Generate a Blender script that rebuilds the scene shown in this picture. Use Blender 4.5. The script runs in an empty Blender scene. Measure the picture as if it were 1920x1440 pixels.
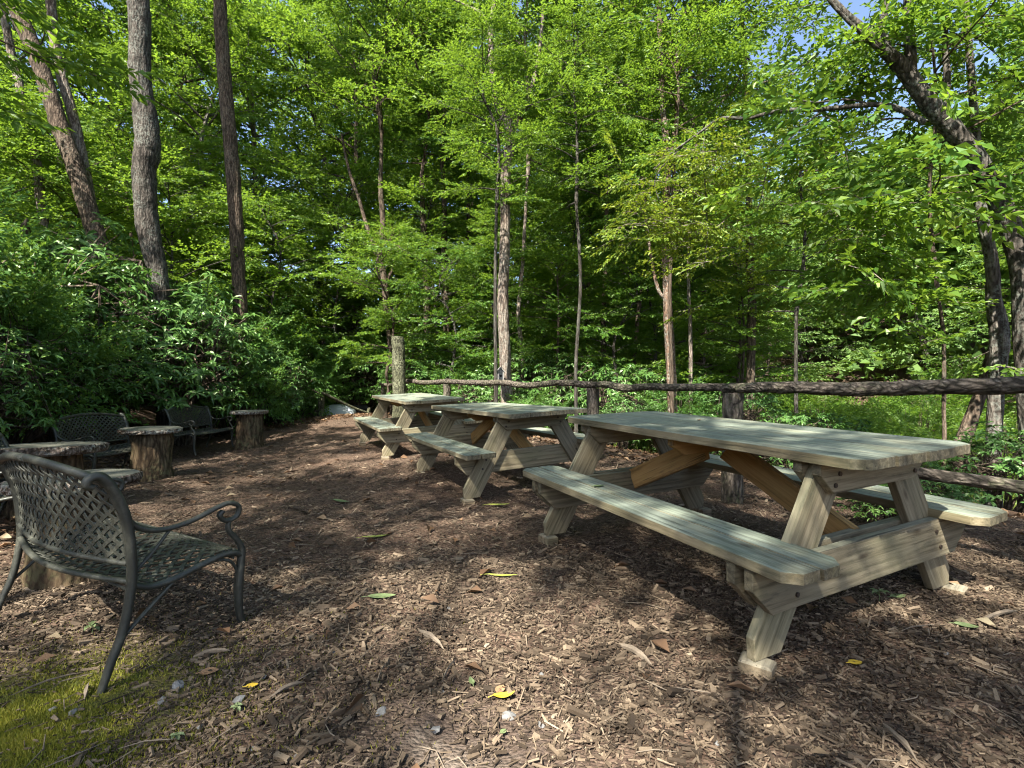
import bpy, math, random
import numpy as np
from mathutils import Matrix, Vector

# ------------------------------------------------------------------ camera, world, sun, exposure
S = bpy.context.scene
R = math.radians
H = 1.056
F = 900.0 / 1920.0
cd = bpy.data.cameras.new('camera')
cam = bpy.data.objects.new('camera', cd)
S.collection.objects.link(cam)
cam.location = (0, 0, H)
cam.rotation_euler = (R(90), 0, 0)
cd.sensor_width = 36.0
cd.lens = 36.0 * F
cd.shift_y = -2.0 / 1920.0
cd.clip_start = 0.05
cd.clip_end = 600.0
S.camera = cam

SUN_EL = 50.0
SUN_AZ = (-0.45, -0.89)              # horizontal direction towards the sun
w = bpy.data.worlds.new('World')
S.world = w
w.use_nodes = True
nt = w.node_tree
nt.nodes.clear()
sky = nt.nodes.new('ShaderNodeTexSky')
sky.sky_type = 'NISHITA'
sky.sun_disc = False
sky.sun_elevation = R(SUN_EL)
sky.sun_rotation = math.atan2(SUN_AZ[0], SUN_AZ[1])
sky.altitude = 800
sky.dust_density = 3.0
sky.ozone_density = 0.4
bg = nt.nodes.new('ShaderNodeBackground')
bg.inputs['Strength'].default_value = 0.085
wo = nt.nodes.new('ShaderNodeOutputWorld')
nt.links.new(sky.outputs[0], bg.inputs[0])
nt.links.new(bg.outputs[0], wo.inputs[0])

sd = bpy.data.lights.new('sun', 'SUN')
sd.energy = 5.0
sd.angle = R(0.53)
sd.color = (1.0, 0.93, 0.82)
sun = bpy.data.objects.new('sun', sd)
S.collection.objects.link(sun)
_n = math.hypot(*SUN_AZ)
to_sun = Vector((SUN_AZ[0] / _n * math.cos(R(SUN_EL)), SUN_AZ[1] / _n * math.cos(R(SUN_EL)), math.sin(R(SUN_EL))))
sun.rotation_euler = to_sun.to_track_quat('Z', 'Y').to_euler()

S.view_settings.view_transform = 'Standard'
S.view_settings.look = 'None'
S.view_settings.exposure = 2.1
S.view_settings.gamma = 1.0
S.view_settings.use_curve_mapping = False
S.render.engine = 'CYCLES'
cy = S.cycles
cy.max_bounces = 5
cy.diffuse_bounces = 3
cy.glossy_bounces = 2
cy.transmission_bounces = 4
cy.transparent_max_bounces = 4
cy.caustics_reflective = False
cy.caustics_refractive = False
cy.sample_clamp_indirect = 6.0
cy.use_denoising = True
cy.filter_width = 1.15
cy.use_adaptive_sampling = True
cy.adaptive_threshold = 0.02

# ------------------------------------------------------------------ helpers
rng = np.random.default_rng(7)
random.seed(7)
COL = S.collection


def at(x, y, Y):
    """point seen at photo pixel x, y when it stands Y metres away"""
    return np.array(((x - 960) / 900.0 * Y, Y, H - (y - 718) / 900.0 * Y))


def make_mesh(name, V, polys, smooth=False):
    """V (n,3); polys: list of int arrays of shape (m,k)"""
    me = bpy.data.meshes.new(name)
    V = np.asarray(V, dtype=np.float32)
    me.vertices.add(len(V))
    me.vertices.foreach_set('co', V.ravel())
    polys = [np.asarray(p, dtype=np.int32) for p in polys if len(p)]
    loops = np.concatenate([p.ravel() for p in polys])
    tot = np.concatenate([np.full(len(p), p.shape[1], dtype=np.int32) for p in polys])
    start = np.concatenate([[0], np.cumsum(tot)[:-1]]).astype(np.int32)
    me.loops.add(len(loops))
    me.loops.foreach_set('vertex_index', loops)
    me.polygons.add(len(tot))
    me.polygons.foreach_set('loop_start', start)
    me.polygons.foreach_set('loop_total', tot)
    me.polygons.foreach_set('use_smooth', np.full(len(tot), bool(smooth)))
    me.update(calc_edges=True)
    me.validate()
    return me


def link(name, me, mat=None, parent=None, loc=(0, 0, 0), rot=(0, 0, 0), scale=(1, 1, 1)):
    o = bpy.data.objects.new(name, me)
    COL.objects.link(o)
    if mat is not None and me is not None and len(me.materials) == 0:
        me.materials.append(mat)
    o.location = tuple(float(v) for v in loc)
    o.rotation_euler = rot
    o.scale = scale
    if parent is not None:
        o.parent = parent
    return o


def tag(o, label=None, cat=None, group=None, kind=None):
    if label:
        o['label'] = label
    if cat:
        o['category'] = cat
    if group:
        o['group'] = group
    if kind:
        o['kind'] = kind
    return o


def thing(name, label, cat, loc=(0, 0, 0), rz=0.0, group=None):
    o = link(name, None, None, None, loc, (0, 0, rz))
    o.empty_display_size = 0.1
    return tag(o, label, cat, group)


class MB:
    """collects geometry for one mesh"""
    def __init__(self):
        self.V = []
        self.P = {}
        self.n = 0

    def add(self, V, *polys):
        V = np.asarray(V, dtype=float)
        for p in polys:
            p = np.asarray(p, dtype=np.int64)
            if len(p):
                self.P.setdefault(p.shape[1], []).append(p + self.n)
        self.V.append(V)
        self.n += len(V)

    def mesh(self, name, smooth=False):
        return make_mesh(name, np.concatenate(self.V), [np.concatenate(v) for v in self.P.values()], smooth)

    def tube(self, pts, rad, sides=8, bump=0.0, seed=0, cap=True, flat=1.0, side_dir=None, ridges=0):
        pts = np.asarray(pts, dtype=float)
        n = len(pts)
        rad = np.broadcast_to(np.asarray(rad, dtype=float), (n,))
        T = np.gradient(pts, axis=0)
        T /= np.linalg.norm(T, axis=1)[:, None] + 1e-9
        ref = np.array((0.31, 0.22, 0.92)) if side_dir is None else np.asarray(side_dir, float)
        if side_dir is None and abs(T.mean(0) @ ref) > 0.85 * np.linalg.norm(T.mean(0)):
            ref = np.array((0.95, 0.25, 0.1))
        A = ref - (T @ ref)[:, None] * T
        A /= np.linalg.norm(A, axis=1)[:, None] + 1e-9
        B = np.cross(T, A)
        a = np.linspace(0, 2 * math.pi, sides, endpoint=False)
        r = np.ones((n, sides))
        if bump:
            g = np.random.default_rng(seed)
            s = np.arange(n)[:, None]
            for k in range(6):
                r += bump * 0.5 * np.sin(a[None] * g.integers(1, 6) + s * g.uniform(0.2, 1.3) + g.uniform(0, 6))
            r += bump * 0.5 * g.normal(size=(n, sides))
        if ridges:
            g = np.random.default_rng(seed + 5)
            r += 0.035 * np.sin(a[None] * ridges + 0.8 * np.sin(np.arange(n)[:, None] * 0.35 + g.uniform(0, 6)))
        V = pts[:, None] + rad[:, None, None] * r[..., None] * (np.cos(a)[None, :, None] * A[:, None] + flat * np.sin(a)[None, :, None] * B[:, None])
        V = V.reshape(-1, 3)
        i = np.arange(n - 1)[:, None] * sides
        j = np.arange(sides)[None]
        jn = (j + 1) % sides
        q = np.stack([i + j, i + jn, i + sides + jn, i + sides + j], -1).reshape(-1, 4)
        self.add(V, q)
        if cap:
            for k, ring in ((0, range(sides - 1, -1, -1)), (n - 1, range(sides))):
                base = self.n
                idx = np.array([k * sides + t for t in ring])
                c = V[idx].mean(0)
                m = np.concatenate([V[idx], c[None]])
                t = np.array([(x, (x + 1) % sides, sides) for x in range(sides)])
                self.add(m, t)

    def prism(self, outline, d0, d1, axes=(0, 1, 2), bevel=0.004):
        """outline in axes[0],axes[1]; extruded along axes[2] from d0 to d1 with a small bevel"""
        o = np.asarray(outline, dtype=float)
        n = len(o)
        area = 0.5 * np.sum(o[:, 0] * np.roll(o[:, 1], -1) - np.roll(o[:, 0], -1) * o[:, 1])
        if area < 0:
            o = o[::-1]
        e = np.roll(o, -1, 0) - o
        e /= np.linalg.norm(e, axis=1)[:, None]
        nrm = np.stack([e[:, 1], -e[:, 0]], 1)
        m = nrm + np.roll(nrm, 1, 0)
        m /= (1 + np.sum(nrm * np.roll(nrm, 1, 0), 1))[:, None]
        inn = o - m * bevel
        rings = [(inn, d0), (o, d0 + bevel), (o, d1 - bevel), (inn, d1)]
        V = np.zeros((4 * n, 3))
        for k, (p, d) in enumerate(rings):
            V[k * n:(k + 1) * n, axes[0]] = p[:, 0]
            V[k * n:(k + 1) * n, axes[1]] = p[:, 1]
            V[k * n:(k + 1) * n, axes[2]] = d
        q = []
        for k in range(3):
            for j in range(n):
                jn = (j + 1) % n
                q.append((k * n + j, k * n + jn, (k + 1) * n + jn, (k + 1) * n + j))
        self.add(V, np.array(q))
        base = self.n - 4 * n
        self.P.setdefault(n, []).append(np.array([[base + t for t in range(n - 1, -1, -1)]]))
        self.P.setdefault(n, []).append(np.array([[base + 3 * n + t for t in range(n)]]))


def spline(ctrl, n):
    """Catmull-Rom through control points"""
    c = np.asarray(ctrl, dtype=float)
    c = np.concatenate([[2 * c[0] - c[1]], c, [2 * c[-1] - c[-2]]])
    m = len(c) - 3
    t = np.linspace(0, m - 1e-6, n)
    i = t.astype(int)
    f = (t - i)[:, None]
    p0, p1, p2, p3 = c[i], c[i + 1], c[i + 2], c[i + 3]
    return 0.5 * (2 * p1 + (p2 - p0) * f + (2 * p0 - 5 * p1 + 4 * p2 - p3) * f ** 2 + (3 * p1 - p0 - 3 * p2 + p3) * f ** 3)


# ------------------------------------------------------------------ materials
def new_mat(name):
    m = bpy.data.materials.new(name)
    m.use_nodes = True
    t = m.node_tree
    t.nodes.clear()
    return m, t


class NT:
    def __init__(self, t):
        self.t = t

    def n(self, typ, **kw):
        x = self.t.nodes.new(typ)
        for k, v in kw.items():
            if k.startswith('i_'):
                key = k[2:]
                key = int(key) if key.isdigit() else key.replace('_', ' ')
                x.inputs[key].default_value = v
            else:
                setattr(x, k, v)
        return x

    def l(self, a, b):
        self.t.links.new(a, b)

    def noise(self, vec, scale, detail=4, rough=0.55, dist=0.0):
        x = self.n('ShaderNodeTexNoise', i_Scale=scale, i_Detail=detail, i_Roughness=rough, i_Distortion=dist)
        if vec is not None:
            self.l(vec, x.inputs['Vector'])
        return x.outputs['Fac']

    def ramp(self, fac, stops, interp='LINEAR'):
        x = self.n('ShaderNodeValToRGB')
        cr = x.color_ramp
        cr.interpolation = interp
        while len(cr.elements) < len(stops):
            cr.elements.new(0.5)
        for e, (p, c) in zip(cr.elements, stops):
            e.position = p
            e.color = (*c, 1) if len(c) == 3 else c
        self.l(fac, x.inputs[0])
        return x.outputs['Color']

    def mix(self, fac, a, b, mode='MIX'):
        x = self.n('ShaderNodeMix', data_type='RGBA', blend_type=mode)
        for sock, v in ((x.inputs[0], fac), (x.inputs[6], a), (x.inputs[7], b)):
            if isinstance(v, bpy.types.NodeSocket):
                self.l(v, sock)
            elif isinstance(v, (int, float)):
                sock.default_value = v
            else:
                sock.default_value = (*v, 1)
        return x.outputs[2]

    def math(self, op, a, b=None, clamp=False):
        x = self.n('ShaderNodeMath', operation=op, use_clamp=clamp)
        for sock, v in ((x.inputs[0], a), (x.inputs[1], b)):
            if v is None:
                continue
            if isinstance(v, bpy.types.NodeSocket):
                self.l(v, sock)
            else:
                sock.default_value = v
        return x.outputs[0]

    def mapping(self, vec, scale=(1, 1, 1), loc=(0, 0, 0)):
        x = self.n('ShaderNodeMapping')
        x.inputs['Scale'].default_value = scale
        x.inputs['Location'].default_value = loc
        self.l(vec, x.inputs['Vector'])
        return x.outputs[0]

    def bump(self, h, strength=0.5, dist=0.01):
        x = self.n('ShaderNodeBump', i_Strength=strength, i_Distance=dist)
        self.l(h, x.inputs['Height'])
        return x.outputs[0]

    def finish(self, color, rough=0.8, normal=None, spec=0.3, metal=0.0):
        b = self.n('ShaderNodeBsdfPrincipled')
        b.inputs['Specular IOR Level'].default_value = spec
        b.inputs['Metallic'].default_value = metal
        for key, v in (('Base Color', color), ('Roughness', rough)):
            if isinstance(v, bpy.types.NodeSocket):
                self.l(v, b.inputs[key])
            elif isinstance(v, (int, float)):
                b.inputs[key].default_value = v
            else:
                b.inputs[key].default_value = (*v, 1)
        if normal is not None:
            self.l(normal, b.inputs['Normal'])
        o = self.n('ShaderNodeOutputMaterial')
        self.l(b.outputs[0], o.inputs[0])
        return b


def leaf_mat(name, stops, trans=0.50, tcol=(0.29, 0.44, 0.035), rough=0.5, gloss=0.10, patch=1.3):
    m, t = new_mat(name)
    k = NT(t)
    g = k.n('ShaderNodeNewGeometry')
    oi = k.n('ShaderNodeObjectInfo')
    tc = k.n('ShaderNodeTexCoord')
    nz = k.noise(tc.outputs['Object'], patch, 2)
    f = k.math('MULTIPLY', g.outputs['Random Per Island'], 0.55)
    f = k.math('ADD', f, k.math('MULTIPLY', nz, 0.55))
    f = k.math('ADD', f, k.math('MULTIPLY', oi.outputs['Random'], 0.20))
    f = k.math('SUBTRACT', f, 0.14)
    col = k.ramp(f, stops)
    d = k.n('ShaderNodeBsdfDiffuse')
    k.l(col, d.inputs[0])
    tr = k.n('ShaderNodeBsdfTranslucent')
    k.l(k.mix(0.55, col, tcol), tr.inputs[0])
    mx = k.n('ShaderNodeMixShader')
    mx.inputs[0].default_value = trans
    k.l(d.outputs[0], mx.inputs[1])
    k.l(tr.outputs[0], mx.inputs[2])
    gl = k.n('ShaderNodeBsdfGlossy')
    gl.inputs['Roughness'].default_value = rough
    gl.inputs['Color'].default_value = (0.62, 0.70, 0.52, 1)
    m2 = k.n('ShaderNodeMixShader')
    m2.inputs[0].default_value = gloss * 0.45
    k.l(mx.outputs[0], m2.inputs[1])
    k.l(gl.outputs[0], m2.inputs[2])
    o = k.n('ShaderNodeOutputMaterial')
    k.l(m2.outputs[0], o.inputs[0])
    return m


def bark_mat(name, dark, mid, light, lichen, lich_amt=0.5, sc=14.0):
    m, t = new_mat(name)
    k = NT(t)
    tc = k.n('ShaderNodeTexCoord')
    ob = tc.outputs['Object']
    st = k.mapping(ob, (1, 1, 0.16))
    v = k.n('ShaderNodeTexVoronoi', i_Scale=sc * 2.2, feature='F1')
    warp = k.n('ShaderNodeTexNoise', i_Scale=sc * 0.6)
    k.l(ob, warp.inputs['Vector'])
    k.l(k.mix(0.06, st, warp.outputs['Color'], 'ADD'), v.inputs['Vector'])
    fine = k.noise(k.mapping(ob, (1, 1, 0.35)), sc * 3.5, 5, 0.65)
    h = k.math('ADD', k.math('MULTIPLY', v.outputs['Distance'], 0.9), k.math('MULTIPLY', fine, 0.6))
    col = k.ramp(h, [(0.25, light), (0.55, mid), (0.95, dark)])
    big = k.noise(ob, 2.3, 4, 0.6)
    sp = k.noise(ob, sc * 1.7, 4, 0.7)
    lm = k.math('MULTIPLY', k.ramp(big, [(0.42, (0, 0, 0)), (0.62, (1, 1, 1))]), k.ramp(sp, [(0.45, (0, 0, 0)), (0.6, (1, 1, 1))]))
    col = k.mix(k.math('MULTIPLY', lm, lich_amt), col, lichen)
    k.finish(col, 0.92, k.bump(k.math('SUBTRACT', 1.0, h), 0.9, 0.02), 0.15)
    return m


def plank_mat(name, base, pale, dark, warm, weather):
    """sawn boards, grain along local x"""
    m, t = new_mat(name)
    k = NT(t)
    tc = k.n('ShaderNodeTexCoord')
    oi = k.n('ShaderNodeObjectInfo')
    off = k.n('ShaderNodeCombineXYZ')
    for i in range(3):
        k.l(k.math('MULTIPLY', oi.outputs['Random'], 17.0 + 11 * i), off.inputs[i])
    va = k.n('ShaderNodeVectorMath', operation='ADD')
    k.l(tc.outputs['Object'], va.inputs[0])
    k.l(off.outputs[0], va.inputs[1])
    p = va.outputs[0]
    grain = k.noise(k.mapping(p, (1.0, 26, 26)), 2.2, 8, 0.72, 0.25)
    wav = k.n('ShaderNodeTexWave', wave_type='BANDS', bands_direction='Y', i_Scale=5.0, i_Distortion=9.0, i_Detail=4.0, i_Detail_Scale=1.2)
    k.l(k.mapping(p, (0.22, 1.6, 1.6)), wav.inputs['Vector'])
    blot = k.noise(k.mapping(p, (0.8, 2.2, 2.2)), 3.0, 4, 0.6)
    g2 = k.math('ADD', k.math('MULTIPLY', grain, 0.88), k.math('MULTIPLY', wav.outputs['Fac'], 0.12))
    col = k.ramp(g2, [(0.30, dark), (0.46, base), (0.66, pale)])
    geo = k.n('ShaderNodeNewGeometry')
    sx = k.n('ShaderNodeSeparateXYZ')
    k.l(geo.outputs['Normal'], sx.inputs[0])
    up = k.ramp(k.math('ADD', sx.outputs['Z'], k.math('MULTIPLY', k.math('SUBTRACT', blot, 0.5), 0.7)), [(0.35, (0, 0, 0)), (0.8, (1, 1, 1))])
    wcol = k.ramp(g2, [(0.30, tuple(c * 0.42 for c in weather)), (0.44, tuple(c * 0.85 for c in weather)), (0.64, tuple(min(1, c * 1.3) for c in weather))])
    col = k.mix(k.math('MULTIPLY', up, 0.92), col, wcol)
    # yellow-brown tint in patches, dark mildew streaks, cracks
    col = k.mix(k.math('MULTIPLY', k.ramp(blot, [(0.5, (0, 0, 0)), (0.75, (1, 1, 1))]), 0.35), col, warm)
    mil = k.noise(k.mapping(p, (2.2, 9, 9), (3, 1, 2)), 2.2, 5, 0.7)
    col = k.mix(k.math('MULTIPLY', k.ramp(mil, [(0.54, (0, 0, 0)), (0.72, (1, 1, 1))]), 0.6), col, (0.045, 0.045, 0.035))
    gr = k.noise(k.mapping(p, (1, 3, 3), (9, 4, 1)), 1.7, 3, 0.6)
    col = k.mix(k.math('MULTIPLY', k.ramp(gr, [(0.5, (0, 0, 0)), (0.8, (1, 1, 1))]), 0.3), col, (0.12, 0.16, 0.07))
    vk = k.n('ShaderNodeTexVoronoi', i_Scale=1.0)
    k.l(k.mapping(p, (2.6, 7.5, 7.5), (4, 2, 6)), vk.inputs['Vector'])
    col = k.mix(k.math('MULTIPLY', k.ramp(vk.outputs['Distance'], [(0.05, (1, 1, 1)), (0.13, (0, 0, 0))]), 0.7), col, (0.06, 0.042, 0.025))
    gs = k.n('ShaderNodeSeparateXYZ')
    k.l(tc.outputs['Generated'], gs.inputs[0])
    ed = k.math('ABSOLUTE', k.math('SUBTRACT', gs.outputs['X'], 0.5))
    edn = k.math('ADD', ed, k.math('MULTIPLY', k.math('SUBTRACT', k.noise(k.mapping(p, (3, 14, 14)), 3.0, 4, 0.7), 0.5), 0.06))
    col = k.mix(k.math('MULTIPLY', k.ramp(edn, [(0.485, (0, 0, 0)), (0.508, (1, 1, 1))]), 0.75), col, (0.04, 0.04, 0.03))
    crack = k.noise(k.mapping(p, (0.9, 60, 60), (1, 8, 5)), 1.5, 3, 0.5, 0.3)
    cm = k.ramp(crack, [(0.66, (0, 0, 0)), (0.70, (1, 1, 1))])
    col = k.mix(k.math('MULTIPLY', cm, 0.7), col, (0.03, 0.028, 0.022))
    col = k.mix(1.0, col, k.ramp(oi.outputs['Random'], [(0.0, (0.78,) * 3), (1.0, (1.12, 1.10, 1.05))]), 'MULTIPLY')
    hgt = k.math('SUBTRACT', g2, k.math('MULTIPLY', cm, 0.7))
    k.finish(col, 0.82, k.bump(hgt, 0.7, 0.004), 0.25)
    return m


M = {}
G = lambda *c: c
M['leaf_mid'] = leaf_mat('leaf_mid', [(0.0, G(0.022, 0.068, 0.011)), (0.4, G(0.058, 0.138, 0.015)), (0.7, G(0.110, 0.205, 0.019)), (1.0, G(0.205, 0.275, 0.026))])
M['leaf_deep'] = leaf_mat('leaf_deep', [(0.0, G(0.022, 0.07, 0.012)), (0.5, G(0.052, 0.135, 0.018)), (1.0, G(0.11, 0.20, 0.022))], 0.36)
M['leaf_yellow'] = leaf_mat('leaf_yellow', [(0.0, G(0.05, 0.11, 0.01)), (0.45, G(0.11, 0.19, 0.016)), (0.8, G(0.19, 0.25, 0.02)), (1.0, G(0.28, 0.27, 0.03))], 0.42, (0.36, 0.43, 0.03))
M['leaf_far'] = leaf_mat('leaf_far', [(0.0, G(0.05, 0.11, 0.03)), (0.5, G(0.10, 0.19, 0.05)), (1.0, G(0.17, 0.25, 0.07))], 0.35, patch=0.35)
M['leaf_rhodo'] = leaf_mat('leaf_rhodo', [(0.0, G(0.03, 0.082, 0.022)), (0.5, G(0.068, 0.15, 0.036)), (0.85, G(0.11, 0.20, 0.042)), (1.0, G(0.17, 0.25, 0.045))], 0.26, (0.12, 0.22, 0.03), 0.36, 0.10, 1.0)
M['leaf_small'] = leaf_mat('leaf_small', [(0.0, G(0.032, 0.095, 0.022)), (0.5, G(0.07, 0.17, 0.034)), (1.0, G(0.125, 0.24, 0.04))], 0.36)
M['grass'] = leaf_mat('grass', [(0.0, G(0.06, 0.12, 0.02)), (0.5, G(0.12, 0.19, 0.03)), (1.0, G(0.22, 0.25, 0.06))], 0.35)
M['moss'] = leaf_mat('moss', [(0.0, G(0.08, 0.11, 0.016)), (0.5, G(0.21, 0.22, 0.024)), (1.0, G(0.40, 0.34, 0.07))], 0.25, (0.3, 0.3, 0.03), patch=6)
M['litter'] = leaf_mat('litter', [(0.0, G(0.05, 0.03, 0.018)), (0.5, G(0.13, 0.075, 0.045)), (1.0, G(0.27, 0.17, 0.10))], 0.08, (0.2, 0.1, 0.03))
M['bark_grey'] = bark_mat('bark_grey', G(0.035, 0.03, 0.025), G(0.12, 0.105, 0.09), G(0.24, 0.22, 0.19), G(0.28, 0.32, 0.28), 0.6)
M['bark_dark'] = bark_mat('bark_dark', G(0.02, 0.018, 0.015), G(0.075, 0.065, 0.055), G(0.16, 0.145, 0.125), G(0.20, 0.22, 0.19), 0.5)
M['bark_brown'] = bark_mat('bark_brown', G(0.03, 0.022, 0.016), G(0.10, 0.075, 0.055), G(0.19, 0.145, 0.11), G(0.22, 0.22, 0.17), 0.25)
M['bark_pale'] = bark_mat('bark_pale', G(0.06, 0.045, 0.035), G(0.20, 0.165, 0.135), G(0.33, 0.28, 0.24), G(0.30, 0.32, 0.28), 0.45)
M['bark_red'] = bark_mat('bark_red', G(0.05, 0.035, 0.025), G(0.16, 0.10, 0.07), G(0.27, 0.20, 0.15), G(0.34, 0.36, 0.31), 0.55)
M['bark_rail'] = bark_mat('bark_rail', G(0.03, 0.026, 0.021), G(0.125, 0.105, 0.085), G(0.25, 0.215, 0.18), G(0.15, 0.17, 0.09), 0.4, 18)
M['bark_moss'] = bark_mat('bark_moss', G(0.02, 0.02, 0.013), G(0.075, 0.078, 0.045), G(0.14, 0.14, 0.095), G(0.22, 0.23, 0.15), 0.85, 16)
M['bark_slab'] = bark_mat('bark_slab', G(0.04, 0.03, 0.022), G(0.17, 0.13, 0.10), G(0.36, 0.31, 0.26), G(0.40, 0.41, 0.36), 0.8, 20)
M['bark_stump'] = bark_mat('bark_stump', G(0.035, 0.024, 0.015), G(0.115, 0.082, 0.048), G(0.20, 0.15, 0.095), G(0.13, 0.14, 0.07), 0.5, 12)
M['plank_top'] = plank_mat('plank_top', G(0.185, 0.16, 0.10), G(0.30, 0.265, 0.18), G(0.07, 0.06, 0.035), G(0.24, 0.18, 0.085), G(0.175, 0.21, 0.175))
M['plank_frame'] = plank_mat('plank_frame', G(0.185, 0.162, 0.108), G(0.285, 0.25, 0.17), G(0.08, 0.066, 0.04), G(0.22, 0.165, 0.085), G(0.20, 0.21, 0.16))
M['plank_brace'] = plank_mat('plank_brace', G(0.30, 0.175, 0.062), G(0.40, 0.25, 0.10), G(0.16, 0.09, 0.032), G(0.36, 0.22, 0.06), G(0.34, 0.22, 0.09))
M['plank_block'] = plank_mat('plank_block', G(0.17, 0.135, 0.09), G(0.27, 0.22, 0.15), G(0.08, 0.06, 0.04), G(0.22, 0.13, 0.065), G(0.21, 0.195, 0.15))


def metal_mat(name='cast_metal', f=1.0):
    m, t = new_mat(name)
    k = NT(t)
    tc = k.n('ShaderNodeTexCoord')
    a = k.noise(tc.outputs['Object'], 9, 5, 0.65)
    b = k.noise(tc.outputs['Object'], 70, 4, 0.7)
    col = k.ramp(k.math('ADD', k.math('MULTIPLY', a, 0.7), k.math('MULTIPLY', b, 0.3)), [(0.3, tuple(c * f for c in (0.020, 0.022, 0.019))), (0.52, tuple(c * f for c in (0.045, 0.048, 0.039))), (0.7, tuple(c * f for c in (0.12, 0.12, 0.092)))])
    rg = k.ramp(b, [(0.3, (0.35,) * 3), (0.7, (0.7,) * 3)])
    bb = k.finish(col, 0.55, k.bump(b, 0.25, 0.002), 0.5, 0.25)
    k.l(rg, bb.inputs['Roughness'])
    return m


M['metal'] = metal_mat()
M['metal_worn_lit'] = metal_mat('cast_metal_worn_lit', 1.2)  # lighter copy for the back lattice: weathering, plus sunlight put into the colour


def simple_mat(name, stops, scale=8, rough=0.85, bump=0.3, dist=0.01, spec=0.3, metal=0.0):
    m, t = new_mat(name)
    k = NT(t)
    tc = k.n('ShaderNodeTexCoord')
    a = k.noise(tc.outputs['Object'], scale, 6, 0.65)
    k.finish(k.ramp(a, stops), rough, k.bump(a, bump, dist), spec, metal)
    return m


M['stone'] = simple_mat('stone', [(0.3, G(0.09, 0.09, 0.088)), (0.55, G(0.17, 0.17, 0.165)), (0.75, G(0.28, 0.28, 0.265))], 22)
M['slab_top'] = simple_mat('slab_top', [(0.3, G(0.05, 0.052, 0.04)), (0.5, G(0.105, 0.108, 0.085)), (0.75, G(0.19, 0.18, 0.145))], 7)
M['white_shell'] = simple_mat('white_shell', [(0.3, G(0.38, 0.44, 0.50)), (0.7, G(0.52, 0.58, 0.62))], 3, 0.5, 0.05)
M['dark_timber'] = simple_mat('dark_timber', [(0.3, G(0.02, 0.022, 0.022)), (0.7, G(0.06, 0.062, 0.06))], 9)
M['grey_wood'] = simple_mat('grey_wood', [(0.3, G(0.13, 0.13, 0.125)), (0.7, G(0.30, 0.30, 0.28))], 25)
M['hole'] = simple_mat('hole', [(0.3, G(0.008, 0.008, 0.008)), (0.7, G(0.012, 0.012, 0.012))], 5)
M['bolt'] = simple_mat('bolt', [(0.3, G(0.03, 0.025, 0.02)), (0.7, G(0.09, 0.07, 0.055))], 60, 0.6, metal=0.5)
M['leaf_yel'] = simple_mat('leaf_yel', [(0.3, G(0.42, 0.27, 0.02)), (0.7, G(0.58, 0.42, 0.05))], 30, 0.6)
M['leaf_lime'] = simple_mat('leaf_lime', [(0.3, G(0.20, 0.24, 0.04)), (0.7, G(0.40, 0.42, 0.10))], 30, 0.6)
M['leaf_green'] = simple_mat('leaf_green', [(0.3, G(0.085, 0.12, 0.05)), (0.7, G(0.17, 0.215, 0.10))], 30, 0.5)
M['leaf_brown'] = simple_mat('leaf_brown', [(0.3, G(0.18, 0.10, 0.05)), (0.7, G(0.33, 0.20, 0.11))], 30, 0.7)
M['stick'] = simple_mat('stick', [(0.3, G(0.10, 0.08, 0.058)), (0.7, G(0.24, 0.195, 0.145))], 18)
M['chips'] = None


def chip_mat():
    m, t = new_mat('wood_chips')
    k = NT(t)
    g = k.n('ShaderNodeNewGeometry')
    tc = k.n('ShaderNodeTexCoord')
    big = k.noise(tc.outputs['Object'], 0.9, 3)
    f = k.math('ADD', k.math('MULTIPLY', g.outputs['Random Per Island'], 0.75), k.math('MULTIPLY', big, 0.4))
    f = k.math('ADD', f, k.math('MULTIPLY', k.noise(tc.outputs['Object'], 3.2, 4, 0.65), 0.35))
    f = k.math('SUBTRACT', f, 0.26)
    col = k.ramp(f, [(0.0, G(0.019, 0.014, 0.009)), (0.3, G(0.058, 0.042, 0.028)), (0.6, G(0.122, 0.091, 0.061)), (0.85, G(0.22, 0.17, 0.117)), (1.0, G(0.38, 0.315, 0.23))])
    fine = k.noise(tc.outputs['Object'], 160, 3)
    col = k.mix(0.35, col, k.ramp(fine, [(0.3, (0.3,) * 3), (0.7, (1.0,) * 3)]), 'MULTIPLY')
    k.finish(col, 0.85, None, 0.25)
    return m


M['chips'] = chip_mat()


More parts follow.
